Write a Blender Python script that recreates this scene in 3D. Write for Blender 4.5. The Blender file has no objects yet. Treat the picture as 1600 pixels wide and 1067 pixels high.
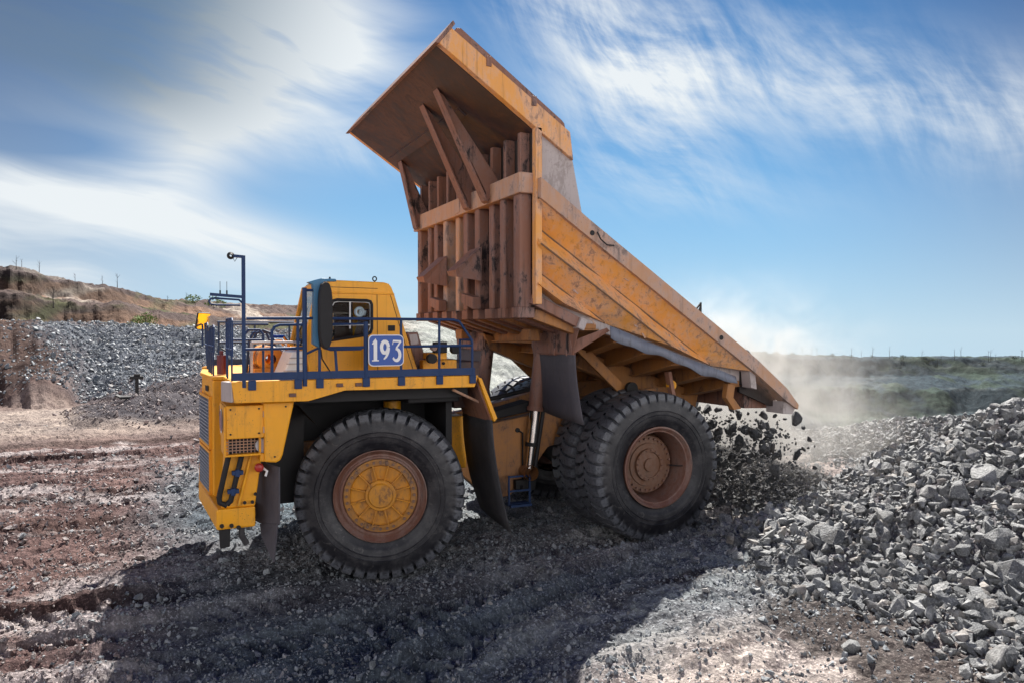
import bpy, bmesh, math, random
import numpy as np
from mathutils import Vector, Matrix
R = math.radians
rng = np.random.default_rng(7)
random.seed(7)
scene = bpy.context.scene
COL = scene.collection

# ------------------------------------------------------------------ camera
CAM = Vector((-3.97, -16.0, 4.28))
HEAD, PITCH = R(25), R(-0.86)
fwd = Vector((math.sin(HEAD)*math.cos(PITCH), math.cos(HEAD)*math.cos(PITCH), math.sin(PITCH)))
cd = bpy.data.cameras.new('camera'); cam = bpy.data.objects.new('camera', cd); COL.objects.link(cam)
cam.location = CAM; cam.rotation_euler = fwd.to_track_quat('-Z', 'Y').to_euler()
cd.sensor_width = 36; cd.lens = 27.0; cd.clip_end = 3000; cd.clip_start = 0.1
scene.camera = cam
# ------------------------------------------------------------------ exposure
vs = scene.view_settings
vs.view_transform = 'Standard'; vs.look = 'None'; vs.gamma = 1; vs.exposure = 1.38
# ------------------------------------------------------------------ sun
SHX, SHY = -0.44, -0.78                       # shadow drift per metre of height
SUNDIR = Vector((-SHX, -SHY, 1)).normalized()
SUN_EL = math.asin(SUNDIR.z); SUN_AZ = math.atan2(SUNDIR.x, SUNDIR.y)
sl = bpy.data.lights.new('sun', 'SUN'); so = bpy.data.objects.new('sun', sl); COL.objects.link(so)
so.rotation_euler = SUNDIR.to_track_quat('Z', 'Y').to_euler(); so.location = (20, 40, 50)
sl.energy = 5.0; sl.angle = R(0.5); sl.color = (1.0, 0.95, 0.87)
# ------------------------------------------------------------------ node helper
class NT:
    def __init__(s, tree):
        s.t = tree; s.n = tree.nodes; s.l = tree.links
    def node(s, typ, **kw):
        n = s.n.new(typ)
        for k, v in kw.items(): setattr(n, k, v)
        return n
    def put(s, sock, v):
        if v is None: return
        if isinstance(v, bpy.types.NodeSocket): s.l.new(v, sock)
        elif isinstance(v, (tuple, list)) and sock.type == 'RGBA': sock.default_value = tuple(v)[:3] + (1,)
        else: sock.default_value = v
    def m(s, op, a, b=None, c=None, clamp=False):
        n = s.node('ShaderNodeMath', operation=op, use_clamp=clamp)
        for i, v in enumerate((a, b, c)): s.put(n.inputs[i], v)
        return n.outputs[0]
    def mix(s, f, a, b, mode='MIX'):
        n = s.node('ShaderNodeMix', data_type='RGBA', blend_type=mode)
        s.put(n.inputs[0], f); s.put(n.inputs[6], a); s.put(n.inputs[7], b)
        return n.outputs[2]
    def noise(s, vec, scale, detail=4, rough=.55, dist=0.):
        n = s.node('ShaderNodeTexNoise')
        s.put(n.inputs['Vector'], vec); n.inputs['Scale'].default_value = scale
        n.inputs['Detail'].default_value = detail; n.inputs['Roughness'].default_value = rough
        n.inputs['Distortion'].default_value = dist
        return n.outputs['Fac']
    def ss(s, v, lo, hi):
        n = s.node('ShaderNodeMapRange', interpolation_type='SMOOTHSTEP')
        s.put(n.inputs[0], v); n.inputs[1].default_value = lo; n.inputs[2].default_value = hi
        return n.outputs[0]
    def scale(s, vec, xyz, rotz=0):
        n = s.node('ShaderNodeMapping'); s.put(n.inputs[0], vec)
        n.inputs['Scale'].default_value = xyz; n.inputs['Rotation'].default_value = (0, 0, rotz)
        return n.outputs[0]
    def xyz(s, a, b, c=0.):
        n = s.node('ShaderNodeCombineXYZ')
        for i, v in enumerate((a, b, c)): s.put(n.inputs[i], v)
        return n.outputs[0]
# ------------------------------------------------------------------ sky
world = bpy.data.worlds.new('World'); scene.world = world; world.use_nodes = True
W = NT(world.node_tree); W.n.clear()
sky = W.node('ShaderNodeTexSky', sky_type='NISHITA', sun_disc=False, sun_elevation=SUN_EL,
             sun_rotation=SUN_AZ, altitude=300, air_density=1.0, dust_density=0.1, ozone_density=4.0)
gen = W.node('ShaderNodeTexCoord').outputs['Generated']
sp = W.node('ShaderNodeSeparateXYZ'); W.put(sp.inputs[0], gen)
zc = W.m('MULTIPLY_ADD', W.m('MAXIMUM', sp.outputs[2], 0.), .85, .16)
W.put(sky.inputs[0], W.xyz(sp.outputs[0], sp.outputs[1], zc))
az = W.m('ARCTAN2', sp.outputs[0], sp.outputs[1])
adeg = W.m('SUBTRACT', W.m('MULTIPLY', az, 57.2958), 25.0)
edeg = W.m('MULTIPLY', W.m('ARCSINE', sp.outputs[2]), 57.2958)
def sky_blob(px, py, sx, sy, amp, rot=0.):
    a = math.degrees(math.atan((px-800)/1200)); e = math.degrees(math.atan((515-py)/1200*math.cos(R(a))))
    sa = sx/22.; se = sy/21.
    c, s_ = math.cos(R(rot)), math.sin(R(rot))
    da = W.m('SUBTRACT', adeg, a); de = W.m('SUBTRACT', edeg, e)
    u = W.m('MULTIPLY', W.m('ADD', W.m('MULTIPLY', da, c), W.m('MULTIPLY', de, s_)), 1/sa)
    v = W.m('MULTIPLY', W.m('SUBTRACT', W.m('MULTIPLY', de, c), W.m('MULTIPLY', da, s_)), 1/se)
    d = W.m('ADD', W.m('MULTIPLY', u, u), W.m('MULTIPLY', v, v))
    return W.m('MULTIPLY', W.m('EXPONENT', W.m('MULTIPLY', d, -1.0)), amp)
def total(lst):
    o = lst[0]
    for q in lst[1:]: o = W.m('ADD', o, q)
    return o
def fibres(rot, k_along, k_across, wamp, seed, detail=5, rough=.5):
    c, s_ = math.cos(R(rot)), math.sin(R(rot))
    wp = W.noise(W.xyz(adeg, edeg, seed), .055, 2, .5)
    u = W.m('ADD', W.m('MULTIPLY', adeg, c), W.m('MULTIPLY', edeg, s_))
    v = W.m('ADD', W.m('SUBTRACT', W.m('MULTIPLY', edeg, c), W.m('MULTIPLY', adeg, s_)), W.m('MULTIPLY', wp, wamp))
    return W.noise(W.xyz(W.m('MULTIPLY', u, k_along), W.m('MULTIPLY', v, k_across), seed), 1., detail, rough, .15)
fib_l = W.m('ADD', W.m('MULTIPLY', fibres(-9, .035, .17, 8., 1., 5, .55), .74), W.m('MULTIPLY', fibres(-14, .05, .60, 8., 4., 5, .58), .26))
fib_r = W.m('ADD', W.m('MULTIPLY', fibres(-22, .045, .20, 6., 5., 7, .62), .6), W.m('MULTIPLY', fibres(-56, .12, .50, 7., 9., 7, .62), .4))
left = total([sky_blob(450, 75, 160, 115, 1.35), sky_blob(330, 170, 200, 70, .55, 20), sky_blob(120, 30, 260, 110, .62), sky_blob(290, 255, 120, 60, .55, 50),
              sky_blob(130, 320, 300, 38, .72, -12), sky_blob(380, 375, 260, 40, .55, -16), sky_blob(200, 430, 330, 34, .60, -6), sky_blob(-150, 360, 250, 80, .6), sky_blob(60, 225, 150, 26, -.55, 4)])
right = total([sky_blob(1000, 150, 150, 105, .95, -25), sky_blob(1270, 130, 330, 70, .80, -20), sky_blob(880, 20, 170, 60, .5, -30),
               sky_blob(1080, 290, 190, 40, .22, -10), sky_blob(560, 240, 160, 30, .3, -10), sky_blob(1650, 180, 180, 50, .5, -20)])
cl = W.m('MULTIPLY', left, W.m('MULTIPLY_ADD', W.ss(fib_l, .34, .64), .85, .26))
cr = W.m('MULTIPLY', right, W.m('MULTIPLY_ADD', W.ss(fib_r, .38, .66), 1.05, .05))
# unseen bright cloud bank added behind the camera to fill the shaded truck side
away = W.ss(W.m('ABSOLUTE', W.m('WRAP', adeg, 180., -180.)), 60, 110)
cb = W.m('MULTIPLY', W.m('MULTIPLY', W.m('MULTIPLY', away, W.ss(edeg, 34, 14)), W.ss(W.noise(gen, 2.2, 6, .6), .36, .52)), 1.0)
cloud = W.m('MINIMUM', total([cl, cr, cb]), 0.96)
hsv = W.node('ShaderNodeHueSaturation'); hsv.inputs['Saturation'].default_value = 1.5; hsv.inputs['Value'].default_value = .98
W.put(hsv.inputs['Color'], sky.outputs[0])
deep = W.m('MULTIPLY', W.m('MULTIPLY_ADD', W.ss(edeg, 6, 27), -.55, 1.0), W.m('MULTIPLY_ADD', W.ss(W.m('ABSOLUTE', W.m('SUBTRACT', adeg, 3.)), 13, 38), -.80, 1.0))
skc = W.mix(1.0, hsv.outputs[0], W.xyz(W.m('MULTIPLY', W.m('POWER', deep, 2.1), .60), W.m('MULTIPLY', W.m('POWER', deep, .66), 1.18), W.m('MULTIPLY', W.m('POWER', deep, .44), .98)), 'MULTIPLY')
zen = W.ss(edeg, 28, 52)
skc = W.mix(zen, skc, W.mix(1.0, skc, (.34, .86, 1.50), 'MULTIPLY'))
hz = W.m('EXPONENT', W.m('MULTIPLY', W.m('MAXIMUM', edeg, 0.), -.085))
skc = W.mix(W.m('MULTIPLY', hz, .88), skc, (5.2, 6.5, 7.3))
grey = W.m('MULTIPLY', W.ss(W.m('ADD', adeg, W.m('MULTIPLY', edeg, -.55)), -20, -38), W.ss(edeg, 9, 17))
ccol = W.mix(grey, (7.4, 7.8, 8.0), (1.5, 2.1, 2.7))
ccol = W.mix(away, ccol, (25.0, 24.4, 24.2))
fin = W.mix(cloud, skc, ccol)
bg = W.node('ShaderNodeBackground'); W.put(bg.inputs[0], fin); bg.inputs[1].default_value = 0.0450
wo = W.node('ShaderNodeOutputWorld'); W.l.new(bg.outputs[0], wo.inputs[0])
world.cycles.sampling_method = 'MANUAL'; world.cycles.sample_map_resolution = 1024
scene.cycles.volume_step_rate = 2.0; scene.cycles.volume_max_steps = 64
scene.cycles.max_bounces = 8

# ================================================================== materials
def new_mat(name):
    m = bpy.data.materials.new(name); m.use_nodes = True
    T = NT(m.node_tree); b = T.n['Principled BSDF']
    return m, T, b
def bump(T, b, h, strength, dist=.02):
    n = T.node('ShaderNodeBump'); n.inputs['Strength'].default_value = strength; n.inputs['Distance'].default_value = dist
    T.put(n.inputs['Height'], h); T.l.new(n.outputs[0], b.inputs['Normal'])
def worn(name, base, dust=(.30, .24, .19), dust_amt=.35, rust=(.08, .04, .025), rust_amt=.3, rough=.5, metal=0., streak=.3, fscale=1.0, spots=.5):
    """painted or bare metal with drifting dust, run-down streaks, chips and rust"""
    m, T, b = new_mat(name)
    co = T.node('ShaderNodeTexCoord').outputs['Object']
    n1 = T.noise(T.scale(co, (1, 1, .55)), 1.0*fscale, 8, .70, .8)
    n2 = T.noise(T.scale(co, (1, 1, .5)), 6.5*fscale, 7, .72, .5)
    st = T.noise(T.scale(co, (7, 7, .35)), 1.6*fscale, 6, .68)
    n3 = T.noise(co, 34*fscale, 3, .6)
    c = T.mix(T.m('MULTIPLY', T.m('MULTIPLY_ADD', n2, .25, .0), 1.0), base, tuple(v*.55 for v in base))
    c = T.mix(T.m('MULTIPLY', T.ss(T.m('MULTIPLY_ADD', n2, .45, T.m('MULTIPLY', n1, .65)), .46, .68), dust_amt), c, dust)
    c = T.mix(T.m('MULTIPLY', T.ss(st, .52, .70), streak), c, tuple(v*.30+.01 for v in base))
    c = T.mix(T.m('MULTIPLY', T.ss(T.m('MULTIPLY', n1, n2), .275, .37), rust_amt), c, rust)
    c = T.mix(T.m('MULTIPLY', T.m('MULTIPLY', T.ss(n3, .64, .70), T.ss(n1, .44, .58)), spots), c, rust)
    T.put(b.inputs['Base Color'], c)
    T.put(b.inputs['Roughness'], T.m('MULTIPLY_ADD', n2, .35, rough-.15))
    b.inputs['Metallic'].default_value = metal
    bump(T, b, T.m('ADD', T.m('MULTIPLY', n2, .7), T.m('MULTIPLY', n3, .3)), .25, .012)
    return m
def plain(name, base, rough=.5, metal=0., var=.3, fs=8.):
    m, T, b = new_mat(name)
    co = T.node('ShaderNodeTexCoord').outputs['Object']
    n = T.noise(co, fs, 5, .6)
    T.put(b.inputs['Base Color'], T.mix(T.m('MULTIPLY', T.ss(n, .35, .7), var), base, tuple(v*.4+.02 for v in base)))
    T.put(b.inputs['Roughness'], T.m('MULTIPLY_ADD', n, .3, rough-.15)); b.inputs['Metallic'].default_value = metal
    bump(T, b, n, .15, .01)
    return m
M = {}
M['yellow'] = worn('yellow_paint', (.90, .39, .003), (.58, .32, .08), .22, (.12, .05, .02), .25, .42, streak=.34, spots=.9)
M['body'] = worn('faded_body_paint', (.80, .36, .080), (.64, .43, .34), .75, (.13, .065, .04), .65, .55, streak=.5, spots=1.)
M['flange'] = worn('rusted_yellow_flange', (.42, .18, .025), (.22, .13, .08), .7, (.07, .035, .02), .8, .5, streak=.2, fscale=3)
M['seam'] = plain('grimy_seam', (.17, .095, .055), .8)
M['rail'] = worn('dusty_rail_paint', (.52, .29, .17), (.44, .34, .31), .9, (.07, .05, .04), .6, .65, streak=.35, spots=1.)
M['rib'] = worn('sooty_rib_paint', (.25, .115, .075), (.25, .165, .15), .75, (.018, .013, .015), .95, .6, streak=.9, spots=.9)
M['wall'] = worn('recess_shade_paint', (.022, .016, .015), (.05, .04, .035), .6, (.02, .015, .016), .8, .65, streak=.6)  # near-black base puts the shade between the wall ribs into the paint
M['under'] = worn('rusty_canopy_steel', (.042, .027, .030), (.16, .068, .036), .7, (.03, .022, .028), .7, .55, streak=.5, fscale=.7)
M['beam'] = worn('orange_underframe_paint', (.40, .17, .045), (.20, .12, .085), .6, (.04, .025, .02), .6, .6, streak=.5)
M['dustsilver'] = worn('dusty_bare_steel', (.42, .37, .37), (.5, .44, .42), .6, (.10, .07, .06), .4, .55, streak=.3)
M['blue'] = worn('blue_paint', (.003, .030, .115), (.03, .06, .11), .15, (.01, .012, .02), .2, .62, streak=.2)
M['bluelight'] = worn('light_blue_paint', (.02, .16, .32), (.12, .2, .25), .3, (.02, .03, .05), .2, .4)
M['dark'] = plain('dark_steel', (.016, .015, .016), .7, .2)
M['black'] = plain('black_plastic', (.007, .007, .009), .7)
M['rubber'] = worn('rubber_sheet', (.028, .028, .033), (.085, .078, .08), .55, (.012, .012, .014), .4, .75, streak=.4)
M['flap'] = worn('grey_rubber_flap', (.075, .07, .085), (.12, .11, .12), .6, (.04, .035, .04), .4, .8, streak=.3)
M['strip'] = worn('blue_grey_belt_strip', (.16, .18, .235), (.24, .25, .29), .6, (.06, .06, .08), .5, .65, streak=.4)
M['hub'] = worn('rusty_hub_paint', (.17, .075, .038), (.24, .16, .12), .65, (.06, .03, .02), .7, .55, streak=.1, fscale=2)
M['hubyellow'] = worn('worn_hub_paint', (.62, .26, .014), (.30, .15, .06), .6, (.09, .04, .02), .6, .45, streak=.1, fscale=2)
M['rim'] = worn('rusty_rim_steel', (.16, .068, .045), (.28, .20, .17), .6, (.05, .03, .03), .5, .5, streak=.1, fscale=2)
M['chrome'] = plain('polished_rod', (.72, .71, .70), .18, 1.0, .1)
M['white'] = plain('white_enamel', (.80, .80, .80), .4, 0, .12)
M['signblue'] = plain('sign_blue_enamel', (.012, .075, .36), .35, 0, .12)
M['red'] = plain('red_paint', (.42, .025, .02), .4)
M['maroon'] = plain('maroon_paint', (.13, .015, .025), .45)
M['lampglass'] = plain('lamp_glass', (.55, .55, .58), .15)
M['amber'] = plain('dull_amber_lens', (.12, .05, .035), .3)
M['emblem'] = plain('purple_emblem_enamel', (.10, .02, .10), .3)
M['grille'] = plain('radiator_louvre', (.10, .12, .17), .5, .2)
M['slat'] = plain('radiator_slat_edge', (.42, .45, .50), .5, .2)
M['seat'] = plain('brown_seat_fabric', (.10, .05, .035), .9)
M['orange'] = worn('orange_canister_paint', (.75, .26, .012), (.4, .2, .1), .25, (.10, .04, .02), .3, .4)
def glass_mat():
    m, T, b = new_mat('cab_glass')
    b.inputs['Base Color'].default_value = (.75, .85, .9, 1); b.inputs['Roughness'].default_value = .03
    b.inputs['Transmission Weight'].default_value = 1.0; b.inputs['IOR'].default_value = 1.10
    b.inputs['Specular IOR Level'].default_value = .9
    return m
M['glass'] = glass_mat()
def tyre_mat():
    m, T, b = new_mat('tyre_rubber')
    co = T.node('ShaderNodeTexCoord').outputs['Object']
    n = T.noise(co, 3.0, 6, .65); n2 = T.noise(co, 22, 5, .65)
    sp_ = T.node('ShaderNodeSeparateXYZ'); T.put(sp_.inputs[0], co)
    rr = T.m('SQRT', T.m('ADD', T.m('MULTIPLY', sp_.outputs[0], sp_.outputs[0]), T.m('MULTIPLY', sp_.outputs[2], sp_.outputs[2])))
    c = T.mix(T.ss(n, .38, .62), (.009, .009, .013), (.022, .022, .027))
    c = T.mix(T.m('MULTIPLY', T.ss(T.m('ADD', T.m('MULTIPLY', n, .7), T.m('MULTIPLY', n2, .4)), .52, .66), .5), c, (.06, .057, .058))
    lug = T.m('MULTIPLY', T.ss(rr, 1.32, 1.40), T.ss(n2, .30, .55))
    c = T.mix(T.m('MULTIPLY', lug, .8), c, (.115, .122, .14))  # dusty lug faces; bluish sky sheen is painted into this colour
    scuff = T.noise(T.scale(co, (1, 1, 1)), 7., 6, .75, 1.2)
    c = T.mix(T.m('MULTIPLY', T.ss(scuff, .60, .66), .5), c, (.13, .12, .115))
    T.put(b.inputs['Base Color'], c); T.put(b.inputs['Roughness'], T.m('MULTIPLY_ADD', n2, .4, .30))
    bump(T, b, n2, .25, .012)
    return m
M['tyre'] = tyre_mat()
def rock_mat(name, a, bcol, c3, sc=2.2):
    m, T, b = new_mat(name)
    co = T.node('ShaderNodeTexCoord').outputs['Object']
    rnd = T.node('ShaderNodeNewGeometry').outputs['Random Per Island']
    ob = T.node('ShaderNodeObjectInfo').outputs['Random']
    r2 = T.m('FRACT', T.m('ADD', rnd, ob))
    n = T.noise(co, sc, 6, .7); n2 = T.noise(co, sc*9, 5, .7)
    c = T.mix(r2, a, bcol)
    c = T.mix(T.m('MULTIPLY', T.ss(r2, .82, .98), .55), c, c3)
    c = T.mix(T.m('MULTIPLY', T.ss(n, .42, .60), .6), c, tuple(v*.45 for v in a))
    c = T.mix(T.m('MULTIPLY', T.ss(n2, .48, .64), .5), c, tuple(min(1, v*1.4) for v in bcol))
    T.put(b.inputs['Base Color'], c); T.put(b.inputs['Roughness'], T.m('MULTIPLY_ADD', n2, .3, .5))
    bump(T, b, T.m('ADD', n, T.m('MULTIPLY', n2, .8)), 1.0, .05)
    return m
M['rock'] = rock_mat('grey_broken_rock', (.075, .083, .094), (.33, .335, .335), (.31, .25, .20))
M['rockdark'] = rock_mat('dark_shaded_rock', (.05, .055, .06), (.13, .13, .135), (.14, .115, .09))  # darker rock copy with the shade under the body put into its colour
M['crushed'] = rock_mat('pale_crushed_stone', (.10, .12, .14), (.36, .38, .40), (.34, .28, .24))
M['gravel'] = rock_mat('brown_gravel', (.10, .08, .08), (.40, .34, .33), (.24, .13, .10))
M['scree'] = rock_mat('blue_grey_scree', (.095, .115, .14), (.30, .325, .35), (.24, .20, .17), .6)
def ground_mat():
    m, T, b = new_mat('quarry_ground')
    co = T.node('ShaderNodeTexCoord').outputs['Object']
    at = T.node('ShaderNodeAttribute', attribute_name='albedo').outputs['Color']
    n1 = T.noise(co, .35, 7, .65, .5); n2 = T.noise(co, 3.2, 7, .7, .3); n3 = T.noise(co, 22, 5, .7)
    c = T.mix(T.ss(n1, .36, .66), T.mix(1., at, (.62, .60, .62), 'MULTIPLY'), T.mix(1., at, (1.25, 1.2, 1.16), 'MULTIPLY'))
    c = T.mix(T.m('MULTIPLY', T.ss(n2, .47, .60), .7), c, T.mix(1., at, (.34, .31, .33), 'MULTIPLY'))
    bands = T.noise(T.scale(co, (.22, 1.5, .3), R(-4)), 1.0, 5, .6, .5)
    c = T.mix(T.m('MULTIPLY', T.ss(bands, .52, .64), .6), c, T.mix(1., at, (.36, .30, .31), 'MULTIPLY'))  # dark streaks along the ruts paint furrow shade into the albedo
    c = T.mix(T.m('MULTIPLY', T.ss(n3, .52, .64), .7), c, T.mix(1., at, (2.1, 2.0, 2.02), 'MULTIPLY'))
    c = T.mix(T.m('MULTIPLY', T.ss(n3, .46, .36), .6), c, T.mix(1., at, (.4, .4, .42), 'MULTIPLY'))
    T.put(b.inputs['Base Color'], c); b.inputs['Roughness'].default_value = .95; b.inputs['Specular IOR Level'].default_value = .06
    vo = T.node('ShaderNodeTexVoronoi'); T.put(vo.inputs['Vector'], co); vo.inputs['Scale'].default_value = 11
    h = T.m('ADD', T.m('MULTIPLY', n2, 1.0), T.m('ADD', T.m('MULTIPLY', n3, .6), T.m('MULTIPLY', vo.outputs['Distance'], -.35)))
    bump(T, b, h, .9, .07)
    return m
M['ground'] = ground_mat()

# ================================================================== mesh builder
def tag(o, label=None, cat=None, group=None, kind=None):
    if label: o['label'] = label
    if cat: o['category'] = cat
    if group: o['group'] = group
    if kind: o['kind'] = kind
    return o
class MB:
    def __init__(s): s.v = []; s.f = []; s.sm = []
    def add(s, vs, fs, smooth=False):
        k = len(s.v); s.v += [tuple(map(float, p)) for p in vs]
        s.f += [tuple(i+k for i in q) for q in fs]; s.sm += [smooth]*len(fs); return s
    def box(s, a, b):
        (x0, y0, z0), (x1, y1, z1) = a, b
        return s.add([(x0,y0,z0),(x1,y0,z0),(x1,y1,z0),(x0,y1,z0),(x0,y0,z1),(x1,y0,z1),(x1,y1,z1),(x0,y1,z1)],
                     [(0,3,2,1),(4,5,6,7),(0,1,5,4),(1,2,6,5),(2,3,7,6),(3,0,4,7)])
    def prism(s, poly, y0, y1):                       # polygon in XZ drawn out along Y
        n = len(poly)
        vs = [(x, y0, z) for x, z in poly] + [(x, y1, z) for x, z in poly]
        return s.add(vs, [tuple(range(n)), tuple(range(2*n-1, n-1, -1))] + [(i, i+n, (i+1) % n+n, (i+1) % n) for i in range(n)])
    def prismx(s, poly, x0, x1):                      # polygon in YZ drawn out along X
        n = len(poly)
        vs = [(x0, y, z) for y, z in poly] + [(x1, y, z) for y, z in poly]
        return s.add(vs, [tuple(range(n)), tuple(range(2*n-1, n-1, -1))] + [(i, i+n, (i+1) % n+n, (i+1) % n) for i in range(n)])
    def prismz(s, poly, z0, z1):
        n = len(poly)
        vs = [(x, y, z0) for x, y in poly] + [(x, y, z1) for x, y in poly]
        return s.add(vs, [tuple(range(n)), tuple(range(2*n-1, n-1, -1))] + [(i, i+n, (i+1) % n+n, (i+1) % n) for i in range(n)])
    def bar(s, p, q, w, h, up=(0, 0, 1)):
        p, q = Vector(p), Vector(q); d = (q-p).normalized(); up = Vector(up)
        if abs(d.dot(up)) > .98: up = Vector((1, 0, 0))
        a = d.cross(up).normalized()*w/2; b = a.cross(d).normalized()*h/2
        vs = [p-a-b, p+a-b, p+a+b, p-a+b, q-a-b, q+a-b, q+a+b, q-a+b]
        return s.add(vs, [(0,3,2,1),(4,5,6,7),(0,1,5,4),(1,2,6,5),(2,3,7,6),(3,0,4,7)])
    def tube(s, pts, r, n=8, cap=True, r2=None):
        pts = [Vector(p) for p in pts]; rings = []
        ref = Vector((0, 0, 1))
        for i, p in enumerate(pts):
            d = ((pts[i+1]-p) if i == 0 else (p-pts[i-1]) if i == len(pts)-1 else (pts[i+1]-p).normalized()+(p-pts[i-1]).normalized()).normalized()
            rf = ref if abs(d.dot(ref)) < .95 else Vector((1, 0, 0))
            if i and abs(d.dot(ref)) >= .95: rf = Vector((1, 0, 0))
            a = d.cross(rf).normalized(); b = d.cross(a)
            if rings:                                  # keep the twist small
                prev = rings[-1][0]-pts[i-1]
                pr = prev-d*prev.dot(d)
                if pr.length > 1e-6: a = pr.normalized(); b = d.cross(a)
            rr = r if r2 is None else r+(r2-r)*i/(len(pts)-1)
            rings.append([p+a*rr*math.cos(2*math.pi*k/n)+b*rr*math.sin(2*math.pi*k/n) for k in range(n)])
        vs = [v for g in rings for v in g]; fs = []
        for i in range(len(rings)-1):
            for k in range(n): fs.append((i*n+k, i*n+(k+1) % n, (i+1)*n+(k+1) % n, (i+1)*n+k))
        s.add(vs, fs, True)
        if cap:
            k = len(s.v)-len(vs)
            s.f += [tuple(k+i for i in range(n-1, -1, -1)), tuple(k+len(vs)-n+i for i in range(n))]; s.sm += [False, False]
        return s
    def lathe(s, prof, n=48, c=(0, 0, 0), smooth=True):    # prof: (y, r) about the Y axis
        vs, fs = [], []
        for y, r in prof:
            for k in range(n):
                t = 2*math.pi*k/n; vs.append((c[0]+r*math.cos(t), c[1]+y, c[2]+r*math.sin(t)))
        for i in range(len(prof)-1):
            for k in range(n): fs.append((i*n+k, i*n+(k+1) % n, (i+1)*n+(k+1) % n, (i+1)*n+k))
        return s.add(vs, fs, smooth)
    def build(s, name, m, parent=None, bevel=0., fix=True, sharp=35):
        me = bpy.data.meshes.new(name); me.from_pydata(s.v, [], s.f)
        me.polygons.foreach_set('use_smooth', s.sm)
        if fix:
            b = bmesh.new(); b.from_mesh(me); bmesh.ops.recalc_face_normals(b, faces=b.faces); b.to_mesh(me); b.free()
        if any(s.sm):
            try: me.set_sharp_from_angle(angle=R(sharp))
            except Exception: pass
        if m: me.materials.append(m)
        o = bpy.data.objects.new(name, me); COL.objects.link(o)
        if parent: o.parent = parent
        if bevel:
            md = o.modifiers.new('bevel', 'BEVEL'); md.width = bevel; md.segments = 2; md.limit_method = 'ANGLE'; md.angle_limit = R(40)
        return o
def empty(name, loc=(0, 0, 0)):
    o = bpy.data.objects.new(name, None); COL.objects.link(o); o.location = loc; o.empty_display_size = .3; return o

# ================================================================== terrain
def _hash(ix, iy, seed):
    h = (ix.astype(np.int64)*374761393 + iy.astype(np.int64)*668265263 + seed*1274126177) & 0xffffffff
    h = ((h ^ (h >> 13))*1274126177) & 0xffffffff
    return ((h ^ (h >> 16)) & 0xffff)/65535.
def vnoise(x, y, seed=0):
    ix, iy = np.floor(x), np.floor(y); fx, fy = x-ix, y-iy
    fx = fx*fx*(3-2*fx); fy = fy*fy*(3-2*fy)
    a, b, c, d = _hash(ix, iy, seed), _hash(ix+1, iy, seed), _hash(ix, iy+1, seed), _hash(ix+1, iy+1, seed)
    return (a+(b-a)*fx)*(1-fy)+(c+(d-c)*fx)*fy-.5
def fbm(x, y, oct=4, seed=0, gain=.5):
    s = 0; a = 1.
    for i in range(oct):
        s = s+a*vnoise(x+i*17.3, y-i*9.1, seed+i); x, y = x*2.03, y*2.03; a *= gain
    return s
def sst(v, lo, hi):
    t = np.clip((v-lo)/(hi-lo), 0, 1); return t*t*(3-2*t)
CX, CY, CZ = CAM
# distance/height profiles of the far ground along bearings (degrees from the look direction)
def bear(px): return math.degrees(math.atan((px-800)/1200))
PROF = [
 (-180, [(45,0),(58,0),(62,1.2),(68,4.2),(74,4.6),(95,5.2),(101,8.6),(122,9.4),(128,13.),(146,13.8),(158,17.6),(420,19)]),
 (bear(-300),[(45,0),(52,0),(55,1.5),(66,4.6),(72,5.0),(92,5.6),(98,9.2),(120,10.),(126,13.6),(146,14.6),(158,18.8),(420,19)]),
 (bear(0),  [(45,0),(52,0),(55,1.4),(66,4.4),(71,4.8),(94,5.2),(100,8.6),(124,9.6),(130,13.2),(150,12.9),(160,15.4),(420,16)]),
 (bear(160),[(45,0),(52,0),(55,1.2),(68,4.1),(73,4.5),(98,4.8),(105,7.4),(136,8.6),(143,11.2),(170,11.0),(182,12.9),(420,13.2)]),
 (bear(310),[(45,0),(52,0),(55,1.0),(69,3.8),(74,4.1),(105,4.3),(113,5.8),(150,6.8),(158,8.4),(190,9.8),(204,11.5),(420,11.5)]),
 (bear(480),[(45,0),(52,0),(55,1.0),(72,3.6),(77,3.8),(118,4.0),(127,4.8),(165,5.4),(174,6.6),(215,8.8),(230,11.),(420,11.)]),
 (bear(650),[(45,-.5),(60,-2.),(80,-4.5),(110,-4.5),(118,-2),(150,-.5),(158,.8),(190,1.6),(198,3.2),(240,5.4),(260,7.4),(420,7.4)]),
 (bear(850),[(40,-.6),(52,-9),(80,-14),(130,-14),(140,-10),(185,-9),(194,-5),(230,-4.),(240,0),(285,.6),(300,3.),(420,3.)]),
 (bear(1100),[(38,-.6),(48,-18),(90,-34),(180,-40),(215,-31),(236,-28),(252,-24),(272,-21.5),(292,-16.5),(322,-12.5),(345,-5.6),(420,-7)]),
 (bear(1350),[(38,-.6),(48,-18),(90,-36),(190,-42),(222,-33),(243,-30),(260,-26.),(281,-23),(303,-17.),(332,-13.5),(352,-7.6),(420,-9)]),
 (bear(1600),[(40,-.4),(50,-16),(90,-34),(190,-41),(222,-32),(242,-29),(259,-25),(280,-22),(302,-15.5),(332,-12),(352,-6.4),(420,-8)]),
 (bear(1900),[(44,0),(54,-12),(90,-28),(190,-37),(222,-29),(242,-26),(259,-22),(280,-19),(302,-13),(332,-10),(352,-4),(420,-6)]),
 (90, [(45,0),(58,-2),(90,-6),(170,-8),(186,-6),(240,-4),(252,-2),(290,0),(302,2),(335,3),(352,4),(420,4)]),
 (180, [(45,0),(58,0),(62,0),(68,0),(74,0),(95,0),(101,0),(122,0),(128,0),(146,0),(158,0),(420,0)]),
]
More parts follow.
